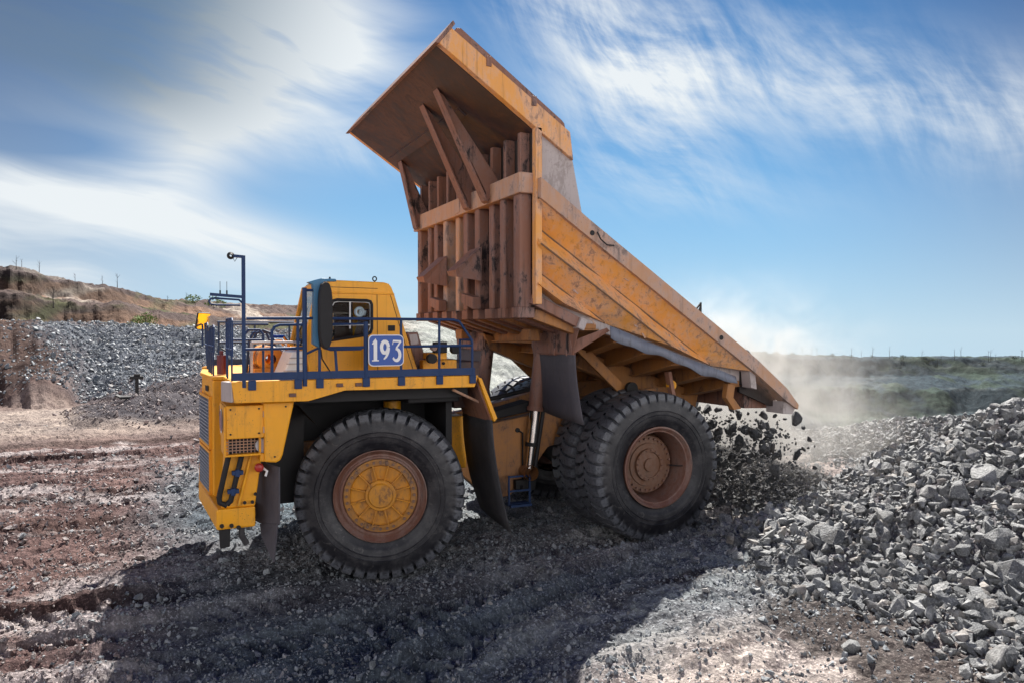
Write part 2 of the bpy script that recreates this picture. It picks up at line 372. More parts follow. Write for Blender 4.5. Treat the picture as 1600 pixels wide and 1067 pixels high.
PB = np.array([p[0] for p in PROF]); PD = np.array([[q[0] for q in p[1]] for p in PROF], float); PZ = np.array([[q[1] for q in p[1]] for p in PROF], float)
def far_h(dist, brg):
    i = np.clip(np.searchsorted(PB, brg)-1, 0, len(PB)-2); t = ((brg-PB[i])/(PB[i+1]-PB[i]))[..., None]
    t = t*t*(3-2*t)
    D = PD[i]*(1-t)+PD[i+1]*t; Z = PZ[i]*(1-t)+PZ[i+1]*t
    out = np.where(dist <= D[..., 0], 0., Z[..., -1])
    pd, pz = np.full_like(D[..., 0], 30.), np.zeros_like(Z[..., 0])
    for k in range(D.shape[-1]):
        m = (dist > pd) & (dist <= D[..., k]); u = (dist-pd)/np.maximum(D[..., k]-pd, .01)
        out = np.where(m, pz+(Z[..., k]-pz)*u, out); pd, pz = D[..., k], Z[..., k]
    return out
APEX = (11.5, -7.8, 2.98)
def pile_h(x, y):
    w = 1+.16*fbm(x*.35, y*.35, 3, 91)
    d = np.hypot(x-APEX[0], (y-APEX[1])*np.where(y > APEX[1], 1.25, 1.0))*w
    a = APEX[2]-.60*(np.sqrt(d*d+5.)-2.24)
    d2 = np.hypot(x-22., y-2.)
    a2 = 1.5-.26*np.sqrt(d2*d2+2.)
    d3 = np.hypot((x-10.6)*.9, (y-.3)*.55)*w         # fresh heap under the tail
    a3 = 1.10-.48*np.sqrt(d3*d3+.2)
    d4 = np.hypot((x-16.)*.5, (y-9.)*.9)
    a4 = .7-.30*np.sqrt(d4*d4+1.)
    d5 = np.hypot(x-9.6, y+11.6)*w
    a5 = 2.05-.40*np.sqrt(d5*d5+1.)
    return np.maximum.reduce([a, a2, a3, a4, a5])
def rubble_h(x, y):                                  # low dark heaps beyond the truck's nose
    d = np.hypot((x+3.6)*.85, (y-28.)*.62)*(1+.3*fbm(x*.4, y*.4, 3, 55))
    a = 1.25-.34*np.sqrt(d*d+.2)
    d2 = np.hypot((x-1.5)*.55, (y-37.)*.7)*(1+.3*fbm(x*.4, y*.4, 3, 56))
    return np.maximum(a, 2.3-.5*np.sqrt(d2*d2+.3))
# wheel tracks: offset, slope, waviness, start, end
TRACKS = [(-3.35, .10, .25, -14, 9), (-5.1, .07, .3, -13, 3), (-1.6, .05, .2, -16, -3.6), (1.4, .06, .35, -18, -3.6), (4.0, .02, .4, -20, -3.0), (7.4, .04, .5, -22, -1.), (10.2, .0, .5, -24, 0), (14.5, .02, .7, -26, 2),
          (-7.6, .28, .2, -2, 8), (-6.2, .22, .25, -1, 7.5)]
def G(x, y, detail=True):
    x = np.asarray(x, float); y = np.asarray(y, float)
    dist = np.hypot(x-CX, y-CY); brg = np.degrees(np.arctan2(x-CX, y-CY))-25.
    brg = np.where(brg < -180, brg+360, brg); brg = np.where(brg > 180, brg-360, brg)
    near = -.21+.21*np.clip((x+.2)/5.3, -.25, 1.25)
    near = near*sst(60-dist, 0, 25)
    # ground swells towards the foreground on the right
    near = near+.62*sst(-y, 3.8, 7.2)*sst(x, -3.4, 2.)+.55*np.exp(-((x-6.4)/1.9)**2-((y+5.6)/1.5)**2)
    near = near+.12*fbm(x*.16, y*.16, 3, 3)
    fd = 1+.10*fbm(brg*.35, dist*.02, 4, 21)
    h = near+far_h(dist*fd, brg)
    ridge = (1-2*np.abs(fbm(brg*.9, dist*.035, 5, 31)))
    h = h+sst(dist, 60, 80)*np.minimum(dist/100., 2.2)*((ridge-.65)*.32+.45*fbm(x*.045, y*.045, 5, 32, .55))
    ph = pile_h(x, y); rh = rubble_h(x, y)
    if detail:
        ph = ph+.22*fbm(x*1.4, y*1.4, 3, 11); rh = rh+.25*fbm(x*1.2, y*1.2, 3, 12)
        fl = sst(62-dist, 0, 20)
        # wheel ruts that run past the truck, with lug prints across them
        wob = y+.55*fbm(x*.09, y*.05, 3, 41)+.05*x
        rut = np.abs(vnoise(wob*.85, x*.05, 42))+.6*np.abs(vnoise(wob*2.1+7, x*.10, 43))
        rut = (rut-.28)
        lug = np.sin(x*2*math.pi/.42+np.sin(wob*3)*.6)*sst(-rut, .02, .2)
        h = h+fl*(.30*rut+.035*lug*sst(vnoise(x*.12, wob*.6, 44), -.1, .2)+.11*fbm(x*1.7, y*1.7, 4, 45, .6)+.05*fbm(x*6.5, y*6.5, 3, 46, .6))
        for y0, sl_, cv, x0, x1 in TRACKS:
            yc = y0+sl_*(x+4.)+cv*np.sin(x*.16+y0)
            w_ = np.abs(y-yc)*(1+.25*vnoise(x*1.1, y*1.1+y0, 48)); on = sst(x, x0-1.2, x0+.6)*sst(x1-x, -.6, 1.2)*fl*np.clip(.1+1.5*(vnoise(x*.22, y0*3.7, 49)+.5)+.5*vnoise(x*.9, y*.9, 50), 0, 1.4)*(.55 if y0 > 3 else 1.)
            chev = np.sin((x+.55*np.abs(y-yc))*2*math.pi/.36)
            h = h+on*(-.15*sst(.52-w_, 0, .16)+.075*sst(w_, .42, .56)*sst(.95-w_, 0, .3)+.085*sst(chev, .0, .35)*sst(.46-w_, 0, .06))
        h = h+sst(dist, 52, 60)*.55*fbm(x*.35, y*.35, 5, 47, .62)
    k = .25                                             # soft union with heaps
    def smax(a, b):
        t = np.clip(.5+.5*(a-b)/k, 0, 1); return b+(a-b)*t+k*t*(1-t)*.5
    h = np.where(dist < 60, smax(h, np.maximum(ph, -5)), h)
    h = np.where(dist < 62, smax(h, np.maximum(rh, -5)), h)
    return h
def mesh_np(name, verts, tris_or_quads, k, m, smooth=False):
    me = bpy.data.meshes.new(name); nv, nf = len(verts), len(tris_or_quads)
    me.vertices.add(nv); me.vertices.foreach_set('co', np.ascontiguousarray(verts, np.float32).ravel())
    me.loops.add(nf*k); me.loops.foreach_set('vertex_index', np.ascontiguousarray(tris_or_quads, np.int32).ravel())
    me.polygons.add(nf); me.polygons.foreach_set('loop_start', np.arange(0, nf*k, k, dtype=np.int32))
    me.polygons.foreach_set('use_smooth', np.full(nf, smooth))
    me.update(calc_edges=True); me.materials.append(m)
    o = bpy.data.objects.new(name, me); COL.objects.link(o); return o
def ground_albedo(x, y, z):
    dist = np.hypot(x-CX, y-CY); brg = np.degrees(np.arctan2(x-CX, y-CY))-25.
    def C(c): return np.array(c)[None, :]
    n = fbm(x*.10, y*.16, 4, 61)[:, None]; n2 = fbm(x*.03, y*.03, 4, 62)[:, None]
    wl = sst(-(x-.09*y), -3.5, 1.5)[:, None]           # reddish on the left
    wob = y+.06*x+.6*fbm(x*.08, y*.08, 3, 81)
    band = fbm(x*.05, wob*.55, 5, 82, .6)[:, None]; patch = fbm(x*.22, wob*.9, 4, 83, .6)[:, None]
    lf_ = C((.135, .092, .086))
    lf_ = lf_*(1-sst(band, .04, .26)*.85)+C((.075, .050, .046))*sst(band, .04, .26)*.85
    lf_ = lf_*(1-sst(patch, .10, .34)*.8)+C((.37, .345, .34))*sst(patch, .12, .34)*.8
    rt_ = C((.43, .39, .36)); rt_ = rt_*(1-sst(patch, .12, .36)*.55)+C((.19, .165, .15))*sst(patch, .12, .36)*.55
    c = rt_*(1-wl)+lf_*wl
    c = c*(1-sst(n, .05, .35)*.6)+C((.30, .26, .25))*sst(n, .05, .35)*.6
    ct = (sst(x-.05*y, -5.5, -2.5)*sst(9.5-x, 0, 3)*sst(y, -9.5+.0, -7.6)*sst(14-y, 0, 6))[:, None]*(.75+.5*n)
    c = c*(1-ct)+C((.105, .155, .185))*ct  # grey-blue stone ground, with the truck shadow's blue tone put into the albedo
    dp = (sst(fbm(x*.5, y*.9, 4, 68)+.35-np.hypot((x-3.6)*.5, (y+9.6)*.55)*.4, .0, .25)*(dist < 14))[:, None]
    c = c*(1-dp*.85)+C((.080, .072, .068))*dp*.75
    ph = sst(pile_h(x, y), -.35, .3)[:, None]*(dist < 60)[:, None]
    c = c*(1-ph)+C((.14, .14, .15))*ph
    road = (sst(dist, 33, 41)*sst(53-dist, 0, 5)*sst(-brg, 8, 16))[:, None]
    c = c*(1-road)+C((.33, .285, .25))*road*.9
    rb = sst(rubble_h(x, y), -.05, .3)[:, None]*(dist < 62)[:, None]
    c = c*(1-rb)+C((.075, .072, .08))*rb
    f = sst(dist, 50.5, 55)[:, None]
    scree = C((.105, .122, .145)); dirt = C((.075, .052, .045)); ochre = C((.15, .10, .072)); green = C((.065, .07, .036)); pale = C((.26, .235, .20))
    s = sst(brg+fbm(x*.06, z*.2, 3, 63)*6, -32.5, -28)[:, None]
    far = dirt*(1-s)+scree*s
    up = sst(dist+fbm(x*.05, y*.05, 3, 64)*8, 72, 80)[:, None]
    q = fbm(x*.05+z*.1, y*.05+z*.5, 5, 65)[:, None]
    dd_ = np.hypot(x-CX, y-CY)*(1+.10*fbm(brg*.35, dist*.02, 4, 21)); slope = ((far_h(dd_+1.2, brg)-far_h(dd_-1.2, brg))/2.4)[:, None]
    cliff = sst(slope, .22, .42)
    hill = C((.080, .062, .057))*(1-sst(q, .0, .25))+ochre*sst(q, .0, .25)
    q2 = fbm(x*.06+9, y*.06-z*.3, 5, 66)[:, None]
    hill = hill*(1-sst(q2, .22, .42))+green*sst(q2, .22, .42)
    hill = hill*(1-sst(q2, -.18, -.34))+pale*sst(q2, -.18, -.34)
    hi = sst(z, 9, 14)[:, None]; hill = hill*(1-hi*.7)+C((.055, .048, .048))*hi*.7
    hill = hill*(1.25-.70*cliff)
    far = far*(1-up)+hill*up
    mid = sst(brg, -10, -6)[:, None]                    # behind the truck: pale grey-green spoil
    far = far*(1-mid)+(C((.30, .33, .31))+.12*q)*mid
    rt = sst(brg, 6, 13)[:, None]
    g2 = sst(q2, -.05, .2)
    rgt = C((.034, .052, .064))*(1-g2)+C((.040, .060, .050))*g2  # right pit wall: distance haze painted into the blue-green colour
    rgt = rgt+C((.03, .032, .028))*sst(q, .12, .3)
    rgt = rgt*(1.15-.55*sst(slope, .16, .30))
    far = far*(1-rt)+rgt*rt
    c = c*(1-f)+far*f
    return np.clip(c, .01, .9)
ang = np.concatenate([np.linspace(-180, -62, 50, endpoint=False), np.linspace(-62, -40, 60, endpoint=False), np.linspace(-40, 40, 780, endpoint=False), np.linspace(40, 66, 70, endpoint=False), np.linspace(66, 180, 50, endpoint=False)])
rad = np.concatenate([[.3, 2., 4., 6.], np.geomspace(7.5, 62, 380, endpoint=False), np.geomspace(62, 420, 400), [600.]])
A_, R_ = np.meshgrid(np.radians(ang+25), rad)
gx, gy = CX+R_*np.sin(A_), CY+R_*np.cos(A_)
gz = G(gx.ravel(), gy.ravel()).reshape(gx.shape)
gz[-1, :] = gz[-2, :]-30
nr, na = gx.shape
idx = np.arange(nr*na).reshape(nr, na); nx = np.roll(idx, -1, axis=1)
quads = np.stack([idx[:-1], nx[:-1], nx[1:], idx[1:]], -1).reshape(-1, 4)[:, ::-1]
gv = np.stack([gx, gy, gz], -1).reshape(-1, 3)
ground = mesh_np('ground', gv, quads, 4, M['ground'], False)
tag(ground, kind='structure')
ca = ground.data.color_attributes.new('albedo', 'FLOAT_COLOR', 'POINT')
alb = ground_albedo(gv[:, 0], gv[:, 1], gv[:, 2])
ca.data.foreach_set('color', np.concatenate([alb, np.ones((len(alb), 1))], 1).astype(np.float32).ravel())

# ------------------------------------------------------------------ stones
def rock_shape(seed, n=15, flat=.65):
    r = np.random.default_rng(seed)
    p = r.normal(size=(n, 3)); p /= np.linalg.norm(p, axis=1)[:, None]
    p *= (1+r.uniform(-.22, .12, (n, 1))); p *= np.array([1, r.uniform(.6, .95), r.uniform(.42, .8)*flat/.65])*.5
    b = bmesh.new()
    for q in p: b.verts.new(q)
    res = bmesh.ops.convex_hull(b, input=b.verts)
    junk = [e for e in res.get('geom_interior', []) if isinstance(e, bmesh.types.BMVert)]
    if junk: bmesh.ops.delete(b, geom=junk, context='VERTS')
    bmesh.ops.triangulate(b, faces=b.faces)
    b.verts.index_update()
    v = np.array([q.co[:] for q in b.verts]); f = np.array([[q.index for q in t.verts] for t in b.faces]); b.free()
    return v, f
POOL = [rock_shape(100+i, 10) for i in range(14)]
def rotmats(n):
    q = rng.normal(size=(n, 4)); q /= np.linalg.norm(q, axis=1)[:, None]
    w, x, y, z = q.T
    return np.stack([1-2*(y*y+z*z), 2*(x*y-z*w), 2*(x*z+y*w), 2*(x*y+z*w), 1-2*(x*x+z*z), 2*(y*z-x*w), 2*(x*z-y*w), 2*(y*z+x*w), 1-2*(x*x+y*y)], -1).reshape(n, 3, 3)
def stones(name, x, y, z, s, m, label=None):
    V, F, off = [], [], 0
    pick = rng.integers(0, len(POOL), len(x)); pos = np.stack([x, y, z], -1)
    for k, (pv, pf) in enumerate(POOL):
        i = np.where(pick == k)[0]
        if not len(i): continue
        vv = np.einsum('nij,vj->nvi', rotmats(len(i)), pv)*s[i][:, None, None]+pos[i][:, None, :]
        V.append(vv.reshape(-1, 3)); F.append((pf[None]+off+np.arange(len(i))[:, None, None]*len(pv)).reshape(-1, 3)); off += len(i)*len(pv)
    o = mesh_np(name, np.concatenate(V), np.concatenate(F), 3, m)
    return tag(o, label=label, kind='stuff')
def inview(x, y, lo=-38, hi=38):
    b = np.degrees(np.arctan2(x-CX, y-CY))-25; return (b > lo) & (b < hi)
# loose gravel all over the working floor
def scatter(n, rmin, rmax, lo=-38, hi=38):
    u = rng.uniform(0, 1, n); d = np.exp(np.log(rmin)+(np.log(rmax)-np.log(rmin))*u); a = np.radians(rng.uniform(lo, hi, n)+25)
    return CX+d*np.sin(a), CY+d*np.cos(a), d
x, y, d = scatter(120000, 8, 48)
keep = vnoise(x*.45, y*.9, 71)+.5*vnoise(x*1.3, y*2.2, 72) > rng.uniform(-.75, .45, len(x)); keep &= ~((d > 33) & (np.degrees(np.arctan2(x-CX, y-CY))-25 < -13) & (rng.uniform(size=len(x)) < .93)); x, y, d = x[keep], y[keep], d[keep]
s = np.clip(rng.lognormal(-3.25, .55, len(x)), .018, .20)*np.clip(d/14, .9, 1.8)
lf = (x-.09*y < -4.3+1.2*vnoise(x*.4, y*.4, 73)*2) & (rng.uniform(size=len(x)) < .8)
stones('loose_gravel', x[lf], y[lf], G(x[lf], y[lf])+s[lf]*.12, s[lf], M['gravel'], 'brown grey gravel strewn over the working floor')
rt = ~lf
stones('crushed_stone', x[rt], y[rt], G(x[rt], y[rt])+s[rt]*.12, s[rt], M['crushed'], 'pale grey crushed stone strewn over the working floor')
# the tipped heap: small fill as one mass, big rocks as individuals below
x = rng.uniform(3.2, 24, 120000); y = rng.uniform(-14.5, 10, 120000)
hh = pile_h(x, y); keep = (hh > -.10+rng.uniform(-.30, .12, len(x))) & inview(x, y, -5, 39)
x, y = x[keep], y[keep]; dd = np.hypot(x-CX, y-CY)
keep = rng.uniform(size=len(x)) < np.clip(16/dd, .3, 1)**1.2*.95; x, y, dd = x[keep], y[keep], dd[keep]
s = np.clip(rng.lognormal(-2.15, .48, len(x)), .05, .36)
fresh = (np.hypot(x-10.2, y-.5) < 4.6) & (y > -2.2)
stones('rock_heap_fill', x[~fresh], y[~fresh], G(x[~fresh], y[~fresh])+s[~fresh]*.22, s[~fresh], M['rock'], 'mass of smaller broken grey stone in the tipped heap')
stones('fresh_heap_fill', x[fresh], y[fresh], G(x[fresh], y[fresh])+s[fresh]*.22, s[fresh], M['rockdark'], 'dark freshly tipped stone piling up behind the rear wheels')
# scree slope and rubble heaps in the background
x, y, d = scatter(30000, 52.5, 80, -37, -6)
keep = rng.uniform(size=len(x)) < np.clip((np.degrees(np.arctan2(x-CX, y-CY))-25+33.5)/5, .12, 1); x, y, d = x[keep], y[keep], d[keep]
s = np.clip(rng.lognormal(-1.85, .5, len(x)), .08, .6)
stones('scree_stones', x, y, G(x, y)+s*.15, s, M['scree'], 'blue grey stones covering the scree slope behind the truck')
x = rng.uniform(-16, 8, 14000); y = rng.uniform(18, 44, 14000); keep = (rubble_h(x, y) > rng.uniform(-.15, .2, len(x))) ; x, y = x[keep], y[keep]
s = np.clip(rng.lognormal(-2.3, .5, len(x)), .05, .35)
stones('rubble_heap_stones', x, y, G(x, y)+s*.2, s, M['gravel'], 'stones of the low rubble heap beyond the nose of the truck')
# individual rocks
BIG = []
for i in range(16):
    v, f = rock_shape(500+i, 17+i % 6, .7)
    me = bpy.data.meshes.new('rock'); me.from_pydata(v.tolist(), [], f.tolist())
    b = bmesh.new(); b.from_mesh(me); bmesh.ops.recalc_face_normals(b, faces=b.faces)
    bmesh.ops.bevel(b, geom=list(b.edges), offset=.022, segments=1, affect='EDGES', profile=.6)
    b.to_mesh(me); b.free(); me.materials.append(M['rock'])
    BIG.append(me)
def dark_copy(me):
    c = me.copy(); c.materials.clear(); c.materials.append(M['rockdark']); return c
BIGD = [dark_copy(me) for me in BIG]
def rock(loc, size, label, group=None, pool=BIG, rot=None, name='rock'):
    o = bpy.data.objects.new(name, random.choice(pool)); COL.objects.link(o)
    o.location = loc; o.scale = (size, size*random.uniform(.8, 1.05), size*random.uniform(.75, 1.0))
    o.rotation_euler = rot or (random.uniform(-.6, .6), random.uniform(-.6, .6), random.uniform(0, 6.3))
    return tag(o, label, 'rock', group)
def px_ray(px, py):
    """bearing of a spot, used to read where each big rock of the heap lies"""
    r_ = Vector((math.cos(HEAD), -math.sin(HEAD), 0)); u_ = r_.cross(fwd)
    return fwd+(px-800)/1200*r_-(py-533.5)/1200*u_
def on_ground(px, py, near=6., far=60.):
    d_ = px_ray(px, py); t = np.linspace(near, far, 3000)
    P = np.array(CAM)[None]+t[:, None]*np.array(d_)[None]
    below = np.where(P[:, 2] < G(P[:, 0], P[:, 1]))[0]
    return Vector(P[below[0]]) if len(below) else None
NAMED = [
 (1392, 690, .62, 'boulder on the skyline edge of the rock heap, closest to the dust cloud'),
 (1536, 748, .80, 'biggest pale boulder high on the right side of the rock heap'),
 (1500, 775, .80, 'large boulder just below and left of the biggest pale one on the heap'),
 (1290, 843, .80, 'large boulder low on the left flank of the rock heap, nearest the rear wheel'),
 (1385, 815, .62, 'medium boulder in the middle of the rock heap'),
 (1560, 850, .72, 'large boulder near the right picture edge, halfway down the rock heap'),
 (1518, 993, .52, 'block at the foot of the rock heap beside the bare dirt'),
 (1330, 1018, .50, 'lone grey block on the dark dirt in front of the rock heap'),
 (1560, 1040, .62, 'block in the bottom right corner of the picture, nearest the photographer'),
 (1585, 900, .75, 'large boulder cut by the right picture edge low on the rock heap'),
 (870, 884, .30, 'stone in the truck shadow between front and rear wheel, the one farther right'),
 (843, 890, .27, 'stone in the truck shadow between front and rear wheel, the one farther left'),
]
for px, py, sz, lb in NAMED:
    p = on_ground(px, py)
    if p: rock((p.x, p.y, p.z+sz*.09), sz*.8, lb)
n = 0
tries = 0
while n < 270 and tries < 20000:
    tries += 1
    px, py = random.uniform(1120, 1610), random.uniform(610, 1066)
    p = on_ground(px, py, 8, 40)
    if p is None or pile_h(p.x, p.y) < random.uniform(-.15, .25): continue
    if math.hypot(p.x-10.2, p.y-.5) < 4.0 and p.y > -2.: continue
    sz = random.choice([.17, .19, .21, .23, .25, .28, .33])*random.uniform(.85, 1.15)*(.8 if p.z < .4 else 1.)
    rock((p.x, p.y, p.z+sz*.14), sz, 'angular grey rock among many alike on the tipped heap', 'broken rocks of the tipped heap')
    n += 1
random.seed(23)
CL = [(random.uniform(8.2, 9.15), random.uniform(-3.1, .5), random.uniform(.7, 2.2), random.uniform(.15, .42)) for _ in range(22)]
for i in range(280):                                      # load tumbling off the tail, in clumps with strays around
    if i < 215:
        cx_, cy_, cz_, cr_ = random.choice(CL); xx, yy, zz = random.gauss(cx_, cr_), random.gauss(cy_, cr_), random.gauss(cz_, cr_*1.2)
    else:
        t = random.random(); xx, yy, zz = 8.1+(1.0+.9*t)*random.random(), random.uniform(-3.4, .6), 2.35-1.5*t
    zz = max(.55, min(zz, 1.95 if xx < 8.7 else 2.3)); xx = max(7.9, min(xx, 9.5))
    sz = random.choice([.08, .10, .12, .15, .19, .24, .32])*random.uniform(.9, 1.25)
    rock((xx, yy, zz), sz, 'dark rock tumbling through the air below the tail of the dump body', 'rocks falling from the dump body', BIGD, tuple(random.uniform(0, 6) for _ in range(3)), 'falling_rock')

ng = 2200
t = rng.uniform(0, 1, ng)**.8; gy = rng.uniform(-3.3, 1., ng); gx_ = 8.0+(.9+.8*t)*rng.uniform(0, 1, ng)**.8
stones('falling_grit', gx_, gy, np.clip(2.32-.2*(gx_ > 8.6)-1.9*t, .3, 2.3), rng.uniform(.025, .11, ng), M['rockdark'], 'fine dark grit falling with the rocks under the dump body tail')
# ================================================================== the dump truck
truck = empty('dump_truck', (0, 0, 0))
tag(truck, 'huge yellow mining dump truck numbered 193 with its dump body raised to tip rock', 'dump truck')
def P(name, m, mb, parent=truck, bevel=0., **k): return mb.build(name, M[m], parent, bevel, **k)

# ---- wheels
def tyre_mb(nl=40, R0=1.53):
    mb = MB()
    prof = [(.0, 1.525, 1.485), (.07, 1.525, 1.47), (.16, 1.527, 1.435), (.27, 1.522, 1.425), (.355, 1.508, 1.405), (.41, 1.485, 1.37), (.436, 1.42, 1.325), (.442, 1.345, 1.30),
            (.446, 1.285, 1.28), (.462, 1.24, 1.24), (.470, 1.16, 1.16), (.480, 1.15, 1.15), (.472, 1.14, 1.14), (.468, 1.08, 1.08), (.476, 1.07, 1.07), (.466, 1.06, 1.06), (.455, 1.0, 1.0), (.440, .955, .955), (.432, .945, .945), (.405, .88, .88), (.38, .835, .835), (.33, .82, .82)]
    fr = [(.0, 1), (.24, 1), (.48, 1), (.71, 1), (.765, 0), (.95, 0)]
    pitch = 2*math.pi/nl
    for sgn in (1, -1):
        vs, fs = [], []
        for j, (y, rt, rg) in enumerate(prof):
            sl_ = (y*1.05+max(0, y-.16)*-.9)*.34
            for k in range(nl):
                for f_, top in fr:
                    a = (k+f_+(.5 if sgn < 0 else 0))*pitch + sl_
                    r = rt if top else rg
                    vs.append((r*math.cos(a), sgn*y, r*math.sin(a)))
        N = nl*len(fr)
        for j in range(len(prof)-1):
            for k in range(N): fs.append((j*N+k, j*N+(k+1) % N, (j+1)*N+(k+1) % N, (j+1)*N+k))
        mb.add(vs, fs, True)
    return mb
_tb = tyre_mb()
def ring_bolts(mb, r, n, y0, y1, rb, skip=None):
    for k in range(n):
        if skip and skip(k): continue
        a = 2*math.pi*k/n; c = (r*math.cos(a), 0, r*math.sin(a))
        mb.lathe([(y0, rb), (y1, rb), (y1, .001)], 8, c, False)
def bolt_ring(parent, m, r, n, y0, y1, rb, skip=None):
    me = None
    for k in range(n):
        if skip and skip(k): continue
        a = 2*math.pi*k/n
        if me is None:
            o = MB().lathe([(y0, rb), (y1, rb), (y1, .001)], 8, (0, 0, 0), False).build('wheel_bolt', M[m], parent); me = o.data
        else:
            o = bpy.data.objects.new('wheel_bolt', me); COL.objects.link(o); o.parent = parent
        o.location = (r*math.cos(a), 0, r*math.sin(a))
def front_wheel(x, y, z, steer, side):
    """axis along local Y; the outer face looks to -Y"""
    w = MB().lathe([(.30, .80), (-.30, .80), (-.36, .825), (-.425, .83), (-.43, .815), (-.40, .80), (-.37, .775), (-.34, .745), (-.345, .72), (-.375, .712), (-.375, .675), (-.33, .66), (-.30, .655), (-.28, .60)], 64)
    w = P('front_wheel', 'rim', w); w.location = (x, y, z); w.rotation_euler = (0, 0, steer+(math.pi if side > 0 else 0))
    tyre = P('tyre', 'tyre', _tb, w, sharp=28)
    P('bolt_flange', 'flange', MB().lathe([(-.24, .66), (-.335, .655), (-.34, .548), (-.30, .535)], 60), w)
    h = MB().lathe([(-.295, .54), (-.27, .52), (-.265, .26)], 60)
    for k in range(12):
        a = 2*math.pi*(k+.5)/12; d = Vector((math.cos(a), 0, math.sin(a)))
        h.bar(d*.25+Vector((0, -.30, 0)), d*.545+Vector((0, -.30, 0)), .022, .085, (0, 1, 0))
    h = P('hub', 'hubyellow', h, w, .004)
    if side < 0: bolt_ring(w, 'hub', .60, 32, -.335, -.375, .026, lambda k: k % 8 == 3)
    c = MB().lathe([(-.26, .28), (-.35, .275), (-.362, .262), (-.362, .225), (-.385, .218), (-.40, .20), (-.405, .001)], 48); P('hub_cap', 'hubyellow', c, w)
    return w
def rear_wheel(x, y, z, side):
    w = MB().lathe([(.38, .78), (.30, .80), (-.30, .80), (-.36, .825), (-.43, .83), (-.435, .80), (-.41, .775), (-.37, .745), (-.365, .72), (-.31, .70), (-.05, .665), (.30, .65), (.30, .40)], 64)
    w = P('rear_wheel', 'rim', w); w.location = (x, y, z); w.rotation_euler = (0, 0, math.pi if side > 0 else 0)
    P('tyre', 'tyre', _tb, w, sharp=28)
    h = MB().lathe([(.30, .66), (.12, .64), (.02, .60), (-.0, .585), (-.01, .45), (-.04, .44), (-.04, .34), (-.10, .33), (-.10, .27), (-.07, .26), (-.075, .14), (-.12, .13), (-.13, .001)], 48)
    h = P('hub', 'hub', h, w)
    if y < -2.2: bolt_ring(w, 'rim', .535, 28, 0., -.045, .022); bolt_ring(w, 'rim', .30, 16, -.10, -.125, .014)
    v = MB().tube([(.70, -.28, .02), (.62, -.22, .01), (.52, -.05, .0)], .013, 6); P('valve_stem', 'dark', v, w)
    return w
fwn = front_wheel(-.20, -2.22, 1.315, R(-17), -1)
front_wheel(.15, 2.25, 1.315, R(-17), 1)
for yy, sd in ((-2.76, -1), (-1.76, -1), (2.76, 1), (1.76, 1)):
    o = rear_wheel(5.3, yy, 1.5, sd); o.rotation_euler.y = random.uniform(0, .1)

# ---- chassis
ch = MB()
fr_poly = [(-2.3, 2.15), (2.2, 2.30), (3.25, 2.45), (4.0, 2.62), (5.3, 2.95), (6.5, 3.0), (6.75, 2.3), (5.9, 1.9), (4.4, 1.9), (3.75, 1.75), (3.15, 1.02), (2.85, .78), (2.35, .75), (1.6, 1.45), (-2.3, 1.45)]
for y0 in (-1.28, 1.0): ch.prism(fr_poly, y0, y0+.28)
chassis = P('chassis', 'beam', ch, truck, .02)
x_ = MB()
for xx in (-2.0, .9, 2.6, 4.4, 6.4): x_.box((xx-.16, -1.0, 1.6), (xx+.16, 1.0, 2.1))
P('cross_member', 'dark', x_, chassis)
a_ = MB().lathe([(-1.3, .52), (-.6, .62), (0, .75), (.6, .62), (1.3, .52)], 28, (5.3, 0, 1.5)); P('rear_axle', 'dark', a_, truck)
a_ = MB().box((-.25, -1.75, 1.05), (.25, 1.75, 1.5)); a_.box((-.5, -1.3, 1.4), (.5, 1.3, 2.2)); P('front_axle', 'dark', a_, truck, .04)
for s in (-1, 1):
    c = MB().tube([(.25, s*1.45, 1.4), (.25, s*1.42, 2.0)], .12, 16).tube([(.25, s*1.42, 1.9), (.25, s*1.40, 2.9)], .17, 16); P('suspension_strut', 'yellow', c, truck)
e = MB().box((-2.25, -1.15, 1.5), (1.15, 1.15, 3.25)); e.box((.2, -2.6, 2.95), (1.2, 2.6, 3.2)); P('engine_block', 'black', e, truck, .03)
e = MB().box((-1.75, -2.75, 3.05), (1.30, 2.75, 3.38)); e.box((1.0, -2.4, 1.3), (1.12, 2.4, 3.1)); e.box((-2.35, -1.7, 1.15), (-1.5, 1.7, 3.04)); P('underdeck_shade_fill', 'black', e, truck)  # black boxes added as the deep shade under the deck
e = MB().box((1.15, -1.55, 1.5), (1.75, -1.0, 2.55)).tube([(1.2, -1.72, 1.6), (1.2, -1.72, 2.35)], .13, 14); P('oil_tank', 'yellow', e, truck, .02)
e = MB().prism([(2.0, 2.35), (3.3, 2.55), (3.3, 2.78), (2.0, 2.48)], -1.35, -.9); e.tube([(2.0, -1.1, 2.75), (2.7, -1.0, 2.85), (3.6, -.9, 3.0)], .05, 8); P('hydraulic_pipe_cover', 'dark', e, chassis, .02)
for q in ((2.32, 2.12, .08), (3.02, 2.16, .05)):
    P('access_plug', 'dark', MB().lathe([(-1.28, q[2]), (-1.31, q[2]), (-1.31, .001)], 14, (q[0], 0, q[1]), False), chassis)
P('grease_line', 'dark', MB().tube([(3.02, -1.31, 2.16), (3.12, -1.33, 2.1), (3.12, -1.33, 1.0)], .018, 6), chassis)
ld = MB()
for xx in (2.72, 3.2): ld.bar((xx, -1.5, 1.25 if xx < 3 else 1.2), (xx, -1.5, .62), .035, .035)
for zz in (1.22, .92, .64): ld.bar((2.72, -1.5, zz), (3.2, -1.5, zz), .04, .035)
ld.box((2.72, -1.62, .60), (3.2, -1.3, .65)); P('boarding_ladder', 'blue', ld, truck)
